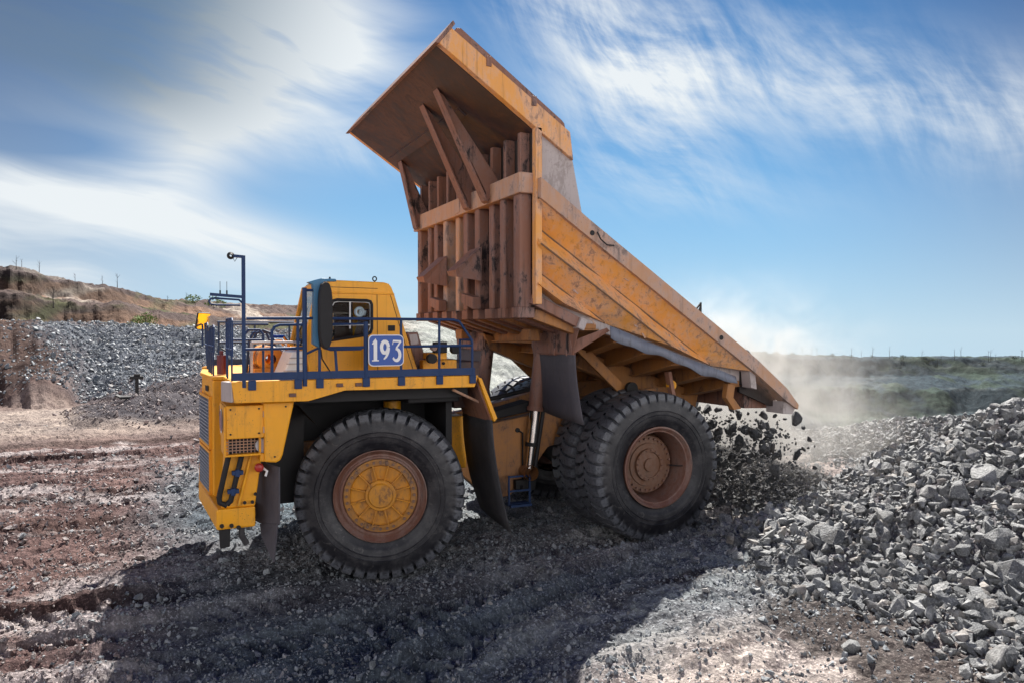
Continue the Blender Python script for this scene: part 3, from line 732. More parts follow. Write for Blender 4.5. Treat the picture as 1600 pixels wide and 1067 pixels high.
vb = MB().box((2.92, -1.42, .92), (3.14, -1.29, 1.12)); vb.tube([(3.05, -1.43, 1.0), (3.05, -1.50, .92)], .03, 8); P('valve_block', 'dark', vb, truck, .01)

# ---- hoist cylinders
for s in (-1, 1):
    t_, b_ = Vector((3.52, s*1.45, 3.95)), Vector((3.20, s*1.45, 1.28)); d = b_-t_
    h = MB().tube([t_, t_+d*.50], .155, 20).tube([t_+d*.485, t_+d*.515], .185, 20)
    h.lathe([(-.17, .17), (.17, .17)], 16, t_, True)
    h = P('hoist_cylinder', 'rib', h, truck)
    P('piston_stage', 'chrome', MB().tube([t_+d*.5, t_+d*.78], .115, 20), h)
    P('piston_rod', 'chrome', MB().tube([t_+d*.78, t_+d*.97], .082, 20), h)
    P('collar', 'dark', MB().tube([t_+d*.765, t_+d*.795], .135, 20), h)
    P('guard_rod', 'dark', MB().tube([t_+d*.5+Vector((.20, 0, 0)), t_+d*.97+Vector((.14, 0, 0))], .045, 8), h)
    k = MB()
    k.lathe([(-.16, .16), (.16, .16)], 18, b_).lathe([(-.20, .09), (.20, .09), (.2, .001)], 14, b_); P('rod_eye', 'beam', k, h)
    k = MB().prism([(3.3, 1.55), (3.52, 1.35), (3.45, .85), (3.05, .80), (2.98, 1.15)], *sorted((s*1.26, s*1.18))); P('cylinder_bracket', 'dark', k, h)

# ---- front end
fe = MB()
plan = [(-2.45, -1.42), (-3.03, -1.42), (-3.13, 0.0), (-3.03, 1.42), (-2.45, 1.42)]
fe.prismz(plan, 1.30, 3.40)
front = P('radiator_housing', 'yellow', fe, truck, .025)
def facept(y, z, off=.012):
    x = -3.03-(.10)*(1-abs(y)/1.42)-off; return (x, y, z)
for z0, z1 in ((2.20, 3.05), (1.36, 2.08)):
    g = MB()
    for s in (-1, 1): g.add([facept(0, z0), facept(s*1.22, z0), facept(s*1.22, z1), facept(0, z1)], [(0, 1, 2, 3)])
    g = P('radiator_grille', 'grille', g, front)
    sl_ = MB(); n = int((z1-z0)/.065)
    for i in range(n):
        z = z0+.03+i*(z1-z0-.03)/n
        for s in (-1, 1): sl_.bar(facept(0, z, .03), facept(s*1.22, z, .03), .05, .016)
    P('louvres', 'slat', sl_, g)
    fm = MB()
    for s in (-1, 1):
        fm.bar(facept(0, z0-.02, .025), facept(s*1.30, z0-.02, .025), .05, .05); fm.bar(facept(0, z1+.02, .025), facept(s*1.30, z1+.02, .025), .05, .05)
        fm.bar(facept(s*1.27, z0, .025), facept(s*1.27, z1, .025), .05, .05)
    P('grille_frame', 'yellow', fm, g)
P('data_plate', 'dark', MB().add([facept(-.95, 3.16, .02), facept(-.6, 3.16, .02), facept(-.6, 3.26, .02), facept(-.95, 3.26, .02)], [(0, 1, 2, 3)]), front)
P('clearance_lamp', 'amber', MB().box((-2.93, -1.50, 2.76), (-2.68, -1.42, 2.95)), front, .015)
bp = MB().prismz([(-2.45, -2.6), (-3.06, -2.6), (-3.20, 0), (-3.06, 2.6), (-2.45, 2.6)], 1.0, 1.34)
bumper = P('bumper', 'yellow', bp, truck, .03)
bs = MB()
for q in ((-2.98, 1.07), (-2.83, 1.06), (-2.72, 1.02)): bs.lathe([(-2.60, .035), (-2.63, .035), (-2.63, .001)], 10, (q[0], 0, q[1]), False)
for q in ((-2.62, 1.42), (-2.50, 1.42), (-2.45, 1.55)): bs.lathe([(-2.60, .03), (-2.62, .03), (-2.62, .001)], 8, (q[0], 0, q[1]), False)
P('bumper_bolts', 'dark', bs, bumper)
for s in (-1, 1):
    tw = MB().prism([(-3.02, 1.02), (-2.84, 1.02), (-2.85, .70), (-3.0, .68)], s*2.5-.06, s*2.5+.06); P('tow_lug', 'dark', tw, bumper, .01)
    tw = MB().tube([(-2.66, s*2.5, 1.0), (-2.66, s*2.5, .85), (-2.58, s*2.5, .70)], .05, 8); P('hanging_hose', 'rubber', tw, bumper)
    # slanted leg with hoses that carries the headlamp box
    lg = MB().prism([(-2.98, 1.34), (-2.45, 1.34), (-2.32, 2.30), (-2.92, 2.30)], s*2.28, s*2.55)
    lg.bar((-2.72, s*2.585, 1.36), (-2.50, s*2.585, 2.25), .05, .05)
    leg = P('headlamp_stay', 'yellow', lg, truck, .02)
    hs = MB().tube([(-2.86, s*2.63, 2.27), (-3.02, s*2.63, 1.55), (-3.01, s*2.62, 1.46), (-2.9, s*2.62, 1.40)], .045, 10)
    hs.tube([(-2.66, s*2.63, 2.24), (-2.84, s*2.63, 1.48), (-2.9, s*2.63, 1.42)], .045, 10); P('coolant_hose', 'dark', hs, leg)
    for z, x in ((1.93, -2.735), (1.63, -2.805)):
        cl_ = MB(); cl_.box((x-.09, s*2.65-.05, z-.03), (x+.09, s*2.65+.05, z+.04)); cl_.box((x-.035, s*2.65-.06, z-.06), (x+.035, s*2.65+.06, z+.06))
        P('hose_clamp', 'blue', cl_, leg, .01)
    # upper box with round emblem on its front face
    ub = MB().prism([(-2.93, 2.52), (-2.34, 2.52), (-2.27, 3.06), (-2.93, 3.06)], *sorted((s*2.88, s*1.75))); ub.box((-2.96, min(s*2.9, s*2.0), 2.50), (-2.93, max(s*2.9, s*2.0), 3.05))
    ubx = P('fender_box', 'yellow', ub, truck, .02)
    em = MB()
    cy_ = s*2.45; n = 28
    em.add([(-2.972, cy_+.30*math.cos(2*math.pi*k/n), 2.78+.20*math.sin(2*math.pi*k/n)) for k in range(n)], [tuple(range(n))])
    em = P('emblem', 'white', em, ubx)
    e2 = MB(); e2.add([(-2.978, cy_+.27*math.cos(2*math.pi*k/n), 2.78+.17*math.sin(2*math.pi*k/n)) for k in range(n)], [tuple(range(n))]); P('emblem_field', 'emblem', e2, em)
    fd = MB().prism([(-2.36, 3.10), (-1.86, 3.10), (-2.05, 2.22), (-2.09, 2.13), (-2.16, 2.10), (-2.34, 2.12), (-2.34, 2.52)], *sorted((s*2.92, s*1.9)))
    P('front_fender', 'yellow', fd, truck, .025)
    hb = MB()
    y_ = s*2.80
    for z in (2.245, 2.535): hb.bar((-2.95, y_, z), (-2.33, y_, z), .10, .035)
    for x in (-2.94, -2.40): hb.bar((x, y_, 2.25), (x, y_, 2.53), .10, .035)
    hb.box((-2.95, min(s*2.75, s*2.1), 2.23), (-2.88, max(s*2.75, s*2.1), 2.55)); hb.box((-2.40, min(s*2.86, s*2.3), 2.12), (-2.26, max(s*2.86, s*2.3), 2.26))
    hl = P('headlamp_box', 'yellow', hb, truck, .012)
    P('lamp_interior', 'black', MB().box((-2.88, min(s*2.72, s*2.2), 2.27), (-2.36, max(s*2.72, s*2.2), 2.51)), hl)
    gm = MB()
    for i in range(9): gm.bar((-2.88+i*.058, s*2.765, 2.27), (-2.88+i*.058, s*2.765, 2.51), .012, .012)
    for i in range(1, 5): gm.bar((-2.92, s*2.765, 2.27+i*.048), (-2.40, s*2.765, 2.27+i*.048), .012, .012)
    P('lamp_guard', 'rail', gm, hl)
    lm = MB().lathe([(0, .001), (-s*-.0, .11), (s*.07, .12)], 20, (-2.36, s*2.80, 2.39)); lm = P('side_lamp', 'lampglass', lm, hl)
    rl = MB().lathe([(0, .06), (s*.10, .075), (s*.13, .05), (s*.14, .001)], 16, (-2.40, s*2.60, 2.00)); P('warning_lamp', 'red', rl, truck)
    P('lamp_bracket', 'white', MB().tube([(-2.36, s*2.62, 2.0), (-2.27, s*2.68, 1.93), (-2.30, s*2.70, 1.85)], .022, 8), truck)
    fl = MB().add([(-2.10, s*2.80, 2.0), (-2.50, s*1.85, 2.05), (-2.52, s*1.85, 1.0), (-2.32, s*2.35, .98), (-2.10, s*2.80, 1.05)], [(0, 1, 2, 3, 4)])
    fl.add([(-2.11, s*2.80, 1.06), (-2.33, s*2.34, .98), (-2.30, s*2.30, .75), (-2.16, s*2.72, .40)], [(0, 1, 2, 3)])
    o = P('front_mud_flap', 'flap', fl, truck); md = o.modifiers.new('solid', 'SOLIDIFY'); md.thickness = .025
    # stiff curved flap behind the front wheel
    v, f = [], []
    for i in range(9):
        t = i/8; z = 2.62-t*2.10; xx = 1.66+.10*t+.34*t*t
        for j in range(5):
            q = j/4; v.append((xx+.05*math.sin(q*3+t*2)-.10*t*(1-q), s*(3.08-.0*t-q*1.45), z+.16*q*t))
    for i in range(8):
        for j in range(4): f.append((i*5+j, i*5+j+1, i*5+j+6, i*5+j+5))
    o = P('rear_mud_flap', 'rubber', MB().add(v, f, True), truck); md = o.modifiers.new('solid', 'SOLIDIFY'); md.thickness = .03
    # plough-like deflector curves inside the wheel arch
    P('wheel_arch_deflector', 'dark', MB().add([(-1.75, s*2.7, 3.0), (-1.75, s*1.6, 3.0), (-1.5, s*1.6, 2.75), (-1.42, s*2.7, 2.62), (-1.40, s*2.7, 2.6)], [(0, 1, 2, 3)]), truck)

for q in ((-2.86, 3.0), (-2.42, 3.0), (-2.86, 2.60), (-2.42, 2.60), (-2.0, 3.02), (-2.18, 2.20)):
    P('panel_bolt', 'dark', MB().lathe([(-2.885 if q[0] < -2.4 else -2.922, .016), (-2.90 if q[0] < -2.4 else -2.935, .016), (-2.90 if q[0] < -2.4 else -2.935, .001)], 8, (q[0], 0, q[1]), False), truck)
P('panel_hinge', 'rail', MB().tube([(-2.345, -2.895, 2.96), (-2.345, -2.895, 2.86)], .016, 8), truck)
P('panel_hinge', 'rail', MB().tube([(-2.345, -2.895, 2.70), (-2.345, -2.895, 2.60)], .016, 8), truck)
P('housing_grab_rail', 'blue', MB().tube([(-2.75, -1.44, 2.2), (-2.75, -1.50, 2.2), (-2.75, -1.50, 1.6), (-2.75, -1.44, 1.6)], .016, 8), truck)
P('deck_cable', 'black', MB().tube([(-1.45, -3.07, 3.95), (-1.42, -3.0, 3.8), (-1.30, -2.95, 3.62), (-1.2, -2.9, 3.48)], .012, 6), truck)
# ---- deck
dk = MB().prismz([(-2.86, -3.02), (1.35, -3.02), (1.35, 3.02), (-2.86, 3.02), (-2.86, 1.46), (-3.05, 1.46), (-3.16, 0), (-3.05, -1.46), (-2.86, -1.46)], 3.40, 3.46)
deck = P('deck', 'yellow', dk, truck, .008)
for s in (-1, 1):
    y0, y1 = (-3.10, -3.02) if s < 0 else (3.02, 3.10)
    P('deck_edge', 'yellow', MB().prism([(-2.86, 3.46), (-2.82, 3.12), (-1.66, 3.11), (-1.06, 3.265), (1.30, 3.25), (1.37, 3.46)], y0, y1), deck, .008)
    P('deck_corner', 'dustsilver' if s < 0 else 'yellow', MB().prismz([(-2.87, s*3.09), (-2.99, s*2.72), (-2.86, s*2.70), (-2.80, s*3.06)], 3.13, 3.45), deck, .01)
    P('toe_board', 'blue', MB().box((-2.84, min(s*3.12, s*3.10), 3.475), (1.30, max(s*3.12, s*3.10), 3.60)), deck)
    g = MB().prism([(1.36, 3.44), (1.44, 3.40), (1.75, 2.66), (1.69, 2.60)], *sorted((s*3.10, s*3.0)))
    P('fender_edge', 'yellow', g, deck, .005)
    P('fender_slope', 'rib', MB().prism([(1.34, 3.40), (1.40, 3.40), (1.70, 2.64), (1.66, 2.60)], *sorted((s*3.0, s*1.6))), deck)
    P('fender_stay', 'rail', MB().tube([(.95, s*2.9, 3.2), (1.62, s*2.7, 2.9)], .025, 8), deck)
for q in (-2.55, -1.08, -.70, .28):
    pass
for q in ((-1.92, 3.22), (-1.15, 3.36), (-.83, 3.36)):
    P('side_marker', 'amber', MB().box((q[0]-.055, -3.13, q[1]-.03), (q[0]+.055, -3.10, q[1]+.03)), deck, .006)

# ---- railings
def railing(lines, r=.024, name='railing', m='blue', boxes=()):
    mb = MB()
    for l in lines: mb.tube(l, r, 8)
    for b in boxes: mb.box(*b)
    return P(name, m, mb, truck)
def post(x, y, top=4.46): return [(x, y, 3.36), (x, y, top)]
for s in (-1, 1):
    Y = s*3.10
    if s < 0:
        railing([[(-2.63, Y, 4.46), (-1.66, Y, 4.47), (-1.40, Y, 4.47), (.90, Y, 4.46), (1.0, Y, 4.43), (1.22, Y, 4.13), (1.25, Y, 4.05), (1.25, Y, 3.36)],
                 [(-1.4, Y, 3.98), (1.25, Y, 4.0)], [(-2.65, Y, 3.97), (-1.7, Y, 3.985)],
                 post(-1.83, Y), post(-1.48, Y), post(-.08, Y, 4.46), post(.62, Y)])
        railing([[(-2.24, Y, 3.5), (-2.24, Y, 4.25), (-2.20, Y, 4.33), (-2.12, Y, 4.36), (-1.7, Y, 4.37)]])
        railing([[(-1.40, Y-.0, 4.10), (-1.38, Y, 3.98), (-1.30, Y, 3.955), (-.80, Y, 3.96), (-.71, Y, 4.0), (-.69, Y, 4.38), (-1.36, Y, 4.37)], [(-1.22, Y, 3.96), (-1.19, Y, 3.5)]], name='door_gate')
        railing([[(-.70, Y, 3.36), (-.70, Y, 4.42)]], .04, 'gate_post')
        railing([[(1.15, Y+.35, 3.48), (1.15, Y+.35, 4.1), (1.25, Y, 4.1)]])
    else:
        railing([[(-2.63, Y, 4.46), (1.0, Y, 4.46), (1.25, Y, 4.05), (1.25, Y, 3.36)], [(-2.6, Y, 3.98), (1.25, Y, 4.0)]]+[post(q, Y) for q in (-2.6, -1.8, -1.0, -.2, .6)])
    for q in (-2.55, -1.83, -1.48, -.70, -.08, .62, 1.25):
        P('post_socket', 'blue', MB().box((q-.06, min(Y, Y+s*.045), 3.32), (q+.06, max(Y, Y+s*.045), 3.474)), deck, .008)
# front railings with upright bars, the near and the middle panel
def bar_panel(x, y0, y1, z0, z1, n, lean=0.):
    ls = [[(x, y0, z0), (x, y0, z1-.04), (x, y0+(y1-y0)*.06, z1), (x, y1-(y1-y0)*.06, z1+lean), (x, y1, z1+lean-.04), (x, y1, z0)], [(x, y0, z0+.10), (x, y1, z0+.10)]]
    for i in range(1, n): ls.append([(x, y0+(y1-y0)*i/n, z0), (x, y0+(y1-y0)*i/n, z1+lean*i/n)])
    return ls
railing(bar_panel(-2.84, -3.05, -1.95, 3.86, 4.46, 3)+[post(-2.84, -2.95, 3.95), post(-2.84, -2.15, 3.95)], .015, 'front_railing')
railing(bar_panel(-3.0, -1.35, .35, 3.88, 4.36, 4, -.06)+[[(-3.0, -1.2, 3.4), (-3.0, -1.2, 3.9)], [(-3.0, -.75, 3.4), (-3.0, -.75, 3.9)], [(-3.0, -.3, 3.4), (-3.0, -.3, 3.9)], [(-3.0, .1, 3.4), (-3.0, .1, 3.9)]], .014, 'front_railing')
railing([[(-2.95, 1.3, 3.4), (-2.95, 1.3, 4.36), (-2.95, 1.38, 4.42), (-2.9, 3.05, 4.42), (-2.85, 3.05, 3.4)], [(-2.95, 1.3, 3.95), (-2.9, 3.05, 3.95)]], .022, 'front_railing')
railing([[(-2.80, -1.6, 3.4), (-2.80, -1.6, 4.30), (-2.74, -1.6, 4.38), (-2.1, -1.6, 4.38)], [(-2.8, -1.6, 4.1), (-2.2, -1.6, 4.1)], [(-2.55, -2.0, 3.4), (-2.55, -2.0, 4.2), (-2.48, -2.0, 4.28), (-2.3, -2.0, 4.28), (-2.24, -2.0, 4.2), (-2.24, -2.0, 3.4)]], .022, 'step_handrail')
for yy in (-.9, -.35):
    railing([[(-2.35, yy, 3.45), (-2.3, yy, 4.05), (-2.22, yy, 4.22), (-2.1, yy, 4.27), (-1.98, yy, 4.22), (-1.9, yy, 4.05), (-1.86, yy, 3.45)]], .025, 'guard_hoop')
railing([[(-2.5, -2.6, 4.07), (-1.75, -2.6, 4.07)], [(-2.5, -2.6, 4.07), (-2.5, -2.6, 3.45)]], .022, 'inner_handrail', 'dustsilver')
# ---- lamp and aerial mast
mst = MB().bar((-2.67, -3.08, 3.36), (-2.67, -3.08, 5.46), .055, .055); mst.bar((-2.67, -3.08, 5.44), (-2.83, -3.08, 5.45), .045, .045)
mst.bar((-2.67, -3.08, 4.80), (-3.17, -3.08, 4.835), .05, .045)
mst.tube([(-2.68, -3.08, 4.70), (-2.74, -3.08, 4.755), (-3.10, -3.08, 4.775), (-3.165, -3.08, 4.76), (-3.185, -3.08, 4.725), (-3.165, -3.08, 4.685), (-3.10, -3.08, 4.67), (-2.72, -3.08, 4.67)], .016, 8)
mast = P('aerial_mast', 'blue', mst, truck)
P('mast_lamp', 'dark', MB().lathe([(-.05, .02), (0, .06), (.05, .02)], 12, (-2.86, -3.08, 5.45)).tube([(-2.83, -3.08, 5.43), (-2.80, -3.08, 5.36), (-2.76, -3.08, 5.43)], .006, 5), mast)
for xx in (-3.02, -2.92): P('aerial', 'dark', MB().tube([(xx, -3.08, 4.82), (xx, -3.08, 4.90)], .013, 6).tube([(xx, -3.08, 4.9), (xx, -3.08, 5.04)], .004, 5), mast)

# ---- mirrors
mp = MB().tube([(-1.72, -3.10, 3.36), (-1.72, -3.10, 4.97)], .038, 10); mp.tube([(-1.72, -3.1, 4.93), (-1.5, -3.1, 4.93)], .022, 8); mp.tube([(-1.72, -3.1, 3.88), (-1.5, -3.1, 3.98)], .02, 8)
P('mirror_post', 'blue', mp, truck)
mb_ = MB().prism([(-1.60, 4.05), (-1.49, 3.98), (-1.47, 5.03), (-1.40, 5.075), (-1.20, 5.085), (-1.22, 5.125), (-1.45, 5.13), (-1.56, 5.10), (-1.68, 5.06), (-1.60, 5.02), (-1.58, 4.9)], -3.16, -3.0)
P('mirror_bracket', 'bluelight', mb_, truck, .01)
mi = MB()
zs = [3.97, 4.02, 4.10, 4.25, 4.75, 4.92, 5.02, 5.06]; ws = [.02, .06, .09, .105, .105, .09, .06, .02]
for yy in (0,):
    poly = [(-1.415-w, z) for z, w in zip(zs, ws)]+[(-1.415+w, z) for z, w in reversed(list(zip(zs, ws)))]
    mi.prism(poly, -3.36, -3.14)
mir = P('mirror', 'black', mi, truck, .03)
mf = MB()
n = 20
for nm, yc, zc_ in (('mirror', 3.25, 4.48),):
    poly = [(-.17+.0, -.19), (.15, -.21), (.17, .20), (-.15, .21)]
    ff = MB().prism(poly, -.03, .03); far_m = P('mirror', 'black', ff, truck, .03)
    far_m.location = (-2.94, yc, zc_); far_m.rotation_euler = (R(14), 0, R(24))
    P('mirror_glass', 'chrome', MB().add([(a*.88, -.034, b*.9) for a, b in poly], [(0, 1, 2, 3)]), far_m)
    P('mirror_post', 'blue', MB().tube([(-2.95, 3.1, 3.9), (-2.95, 3.1, 4.3), (-2.95, 3.2, 4.4)], .02, 8), truck)

# ---- cab
cabpoly = [(-1.52, 3.46), (-1.60, 4.00), (-1.36, 5.08), (-1.28, 5.155), (-.20, 5.135), (-.11, 5.11), (-.06, 5.05), (.0, 4.90), (.13, 4.47), (.31, 3.93), (.455, 3.46)]
win = [(-1.235, 4.08), (-1.17, 4.70), (-1.12, 4.785), (-1.05, 4.805), (-.52, 4.80), (-.455, 4.785), (-.43, 4.73), (-.43, 4.30), (-.455, 4.23), (-.53, 4.19)]
def holed(mb, outer, hole, y0, y1):
    """flat plate with a window opening: both loops fan out to each other"""
    bm = bmesh.new()
    for y in (y0, y1):
        vo = [bm.verts.new((x, y, z)) for x, z in outer]; vh = [bm.verts.new((x, y, z)) for x, z in hole]
        es = [bm.edges.new((vo[i], vo[(i+1) % len(vo)])) for i in range(len(vo))]+[bm.edges.new((vh[i], vh[(i+1) % len(vh)])) for i in range(len(vh))]
        bmesh.ops.triangle_fill(bm, edges=es, use_beauty=True)
    bm.verts.index_update(); k = len(bm.verts)//2; no = len(outer)
    mb.add([v.co[:] for v in bm.verts], [tuple(v.index for v in f.verts) for f in bm.faces])
    b0 = len(mb.v)-2*k
    for rng_ in (range(no), range(no, k)):
        r_ = list(rng_)
        for i in range(len(r_)):
            a, b = r_[i], r_[(i+1) % len(r_)]
            mb.f.append((b0+a, b0+b, b0+b+k, b0+a+k)); mb.sm.append(False)
    bm.free(); return mb
cb = MB()
holed(cb, cabpoly, win, -2.45, -2.39); holed(cb, cabpoly, win, -.96, -.90)
cb.prism([cabpoly[2], cabpoly[3], cabpoly[4], cabpoly[5], cabpoly[6], cabpoly[7], (-.05, 4.88), (-.12, 5.03), (-.22, 5.08), (-1.27, 5.095), (-1.31, 5.05)], -2.389, -.961)
cb.prism([cabpoly[7], cabpoly[8], cabpoly[9], cabpoly[10], (.38, 3.46), (.05, 4.45), (-.07, 4.88)], -2.389, -.961)
cb.prism([cabpoly[0], cabpoly[1], (-1.54, 4.0), (-1.46, 3.46)], -2.389, -.961)
cab = P('cab', 'yellow', cb, truck, .02)
P('roof_gutter', 'yellow', MB().prism([(-1.36, 4.945), (-.02, 4.94), (-.01, 4.915), (-1.36, 4.92)], -2.475, -2.45), cab, .006)
sm_ = MB()
for pts in ([(-.33, 4.91), (-.32, 3.50)], [(-.08, 4.90), (.04, 4.50)], [(.04, 4.5), (.36, 3.5)], [(-1.3, 5.03), (-.32, 5.02)]):
    sm_.bar((pts[0][0], -2.452, pts[0][1]), (pts[1][0], -2.452, pts[1][1]), .012, .008)
P('door_seam', 'dark', sm_, cab)
fr = MB(); wl = [(x, -2.465, z) for x, z in win]; fr.tube(wl+[wl[0], wl[1]], .028, 8, False); frm = P('window_seal', 'black', fr, cab)
fr = MB()
cxw, czw = sum(p[0] for p in win)/len(win), sum(p[1] for p in win)/len(win)
wi = [(cxw+(x-cxw)*.93, -2.452, czw+(z-czw)*.90) for x, z in win]
fr.tube(wi[1:-1], .011, 6, False); fr.bar((-.82, -2.452, 4.30), (-.82, -2.452, 4.79), .03, .02); fr.bar((-1.2, -2.452, 4.36), (-.45, -2.452, 4.37), .02, .02); P('window_frame', 'white', fr, cab)
P('window_pane', 'glass', MB().prism(win, -2.425, -2.418), cab)
P('window_pane', 'glass', MB().prism(win, -.935, -.928), cab)
ws = MB().add([(-1.585, -2.33, 4.02), (-1.585, -1.02, 4.02), (-1.365, -1.02, 5.02), (-1.365, -2.33, 5.02), (-1.575, -2.33, 4.02), (-1.575, -1.02, 4.02), (-1.355, -1.02, 5.02), (-1.355, -2.33, 5.02)], [(0,1,2,3),(4,7,6,5),(0,4,5,1),(1,5,6,2),(2,6,7,3),(3,7,4,0)])
P('windscreen', 'glass', ws, cab)
wf = MB()
for yy in (-2.40, -.95): wf.bar((-1.60, yy, 3.98), (-1.36, yy, 5.08), .08, .07)
wf.bar((-1.365, -2.4, 5.05), (-1.365, -.95, 5.05), .07, .07); P('windscreen_frame', 'yellow', wf, cab, .01)
wp = MB().bar((-1.61, -1.4, 4.0), (-1.42, -1.8, 4.7), .02, .02); wp.bar((-1.61, -2.0, 4.0), (-1.45, -2.3, 4.6), .02, .02); P('windscreen_wiper', 'dark', wp, cab)
st_ = MB().box((-.95, -1.95, 3.75), (-.45, -1.4, 3.95)); st_.prism([(-.58, 3.9), (-.42, 3.9), (-.28, 4.65), (-.38, 4.68)], -1.95, -1.4); P('driver_seat', 'seat', st_, cab, .04)
bk = MB().prism([(-.10, 3.6), (-.08, 4.85), (-.02, 4.85), (.2, 3.6)], -2.38, -.97); P('cab_rear_lining', 'seat', bk, cab)
P('cab_floor', 'dark', MB().box((-1.45, -2.38, 3.47), (.3, -.97, 3.5)), cab)
dsh = MB().prism([(-1.52, 3.9), (-1.5, 4.12), (-1.2, 4.10), (-1.12, 3.9), (-1.2, 3.5), (-1.5, 3.5)], -2.36, -1.0); P('dashboard', 'black', dsh, cab, .02)
tt = [(-1.02+.12*math.cos(a)*.5, -1.68+.22*math.sin(a), 4.15+.12*math.cos(a)) for a in np.linspace(0, 2*math.pi, 25)]
P('steering_wheel', 'black', MB().tube(tt, .016, 8, False).bar((-1.02, -1.68, 4.15), (-1.2, -1.68, 4.0), .04, .04), cab)
fn = MB(); fc = (-.60, -2.22, 4.60); fn.lathe([(0, .085), (-.03, .10), (-.06, .085), (-.06, .05), (0, .04)], 20, fc); fn.bar((fc[0], fc[1]+.02, fc[2]), (fc[0]+.12, fc[1]+.02, fc[2]-.02), .09, .09); P('cab_fan', 'white', fn, cab)
P('sun_visor', 'black', MB().box((-1.30, -2.3, 4.78), (-1.1, -1.0, 4.90)), cab, .01)
P('far_lining', 'orange', MB().box((-1.24, -.966, 4.10), (-.80, -.962, 4.60)), cab)
P('far_window_dark', 'seat', MB().box((-1.24, -.966, 4.605), (-.42, -.962, 4.84)).box((-.795, -.966, 4.10), (-.42, -.962, 4.60)), cab)  # dark panels added over the far window to keep the cab interior dark
P('cab_vent', 'dark', MB().box((-.13, -2.47, 4.26), (.0, -2.45, 4.36)), cab, .006)
er = MB(); er.tube([(-.28+.036*math.cos(a), -2.1, 5.215+.04*math.sin(a)) for a in np.linspace(0, 2*math.pi, 17)], .012, 6, False); er.tube([(-.28, -2.1, 5.13), (-.28, -2.1, 5.18)], .014, 6); P('lifting_eye', 'dark', er, cab)
P('roof_aerial_base', 'dark', MB().tube([(-1.12, -2.2, 5.15), (-1.12, -2.2, 5.22)], .016, 8), cab)
# number plate on the railing
def rrect(x0, x1, z0, z1, r, n=5):
    o = []
    for cx, cz, a0 in ((x1-r, z1-r, 0), (x0+r, z1-r, 90), (x0+r, z0+r, 180), (x1-r, z0+r, 270)):
        for i in range(n+1):
            a = R(a0+90*i/n); o.append((cx+r*math.cos(a), cz+r*math.sin(a)))
    return o
pl = P('number_plate', 'white', MB().prism(rrect(-.675, -.055, 3.665, 4.195, .085), -3.172, -3.145), truck)
P('plate_field', 'signblue', MB().prism(rrect(-.66, -.07, 3.68, 4.18, .075), -3.180, -3.1725), pl)
def glyph(strokes, x0, sx):
    mb = MB()
    for gi, (pts, ws_) in enumerate(strokes):
        n = len(pts); L, Rr = [], []
        for i, (px, pz) in enumerate(pts):
            a = pts[max(0, i-1)]; b = pts[min(n-1, i+1)]; dx, dz = b[0]-a[0], b[1]-a[1]; l = math.hypot(dx, dz) or 1
            w = ws_[i]/2; L.append((px-dz/l*w, pz+dx/l*w)); Rr.append((px+dz/l*w, pz-dx/l*w))
        for i in range(n-1):
            q = [L[i], L[i+1], Rr[i+1], Rr[i]]
            mb.prism([(x0+x*sx, 3.755+z*.35) for x, z in q], -3.188-.0025*gi, -3.181)
    return mb
def arc(cx, cz, rx, rz, a0, a1, n=14): return [(cx+rx*math.cos(R(a0+(a1-a0)*i/n)), cz+rz*math.sin(R(a0+(a1-a0)*i/n))) for i in range(n+1)]
one = [([(.33, .0), (.33, .97)], [.26, .26]), ([(.08, .80), (.24, .90), (.40, 1.0)], [.02, .16, .20]), ([(.08, .02), (.58, .02)], [.06, .06])]
nine_o = arc(.48, .66, .27, .27, 0, 360, 24); nine = [(nine_o, [.16+.10*abs(math.cos(R(15.*i))) for i in range(25)]), (arc(.20, .62, .56, .56, 2, -72, 10), [.24, .24, .23, .21, .19, .17, .15, .13, .11, .09, .05])]
three = [([(.14, .78), (.20, .96), (.82, .94)], [.05, .10, .10]), ([(.84, .96), (.44, .60)], [.10, .10]), (arc(.44, .29, .30, .28, 100, -150, 16), [.08, .12, .15, .18, .21, .23, .24, .24, .23, .21, .19, .17, .15, .14, .13, .12, .14])]
for nm, st, x0, sx in (('digit_one', one, -.635, .235), ('digit_nine', nine, -.495, .215), ('digit_three', three, -.288, .215)):
    P(nm, 'white', glyph(st, x0, sx), pl)

# ---- gear on the deck
can = MB()
for yy in (-.85, -.1):
    can.lathe([(-.3, .10), (-.28, .24), (.24, .24), (.3, .12)], 24, (-2.0, yy, 3.74))
can.box((-2.3, -1.2, 3.46), (-1.72, .3, 3.58)); can = P('air_cleaner', 'orange', can, truck, .01)
P('air_cleaner_strap', 'dark', MB().lathe([(-.95, .248), (-.90, .248)], 24, (-2.0, 0, 3.74)).lathe([(-.72, .248), (-.66, .248)], 24, (-2.0, 0, 3.74)), can)
P('air_duct', 'chrome', MB().tube([(-1.75, -.6, 3.75), (-1.62, -.6, 3.98), (-1.70, -.6, 4.1), (-1.9, -.5, 4.1)], .09, 14), truck)
wb = MB().prism([(-1.98, 3.46), (-1.80, 3.90), (-1.62, 3.92), (-1.60, 3.46)], -2.4, -1.3)
wb = P('battery_box', 'white', wb, truck, .015)
P('box_louvres', 'dustsilver', MB().bar((-1.96, -2.41, 3.58), (-1.62, -2.41, 3.58), .02, .015).bar((-1.91, -2.41, 3.70), (-1.62, -2.41, 3.70), .02, .015).bar((-1.86, -2.41, 3.8), (-1.62, -2.41, 3.8), .02, .015), wb)
ex = P('fire_extinguisher', 'maroon', MB().tube([(-2.85, -1.0, 3.47), (-2.85, -1.0, 3.82)], .08, 16).tube([(-2.85, -1.0, 3.82), (-2.85, -1.0, 3.90)], .035, 10), truck)
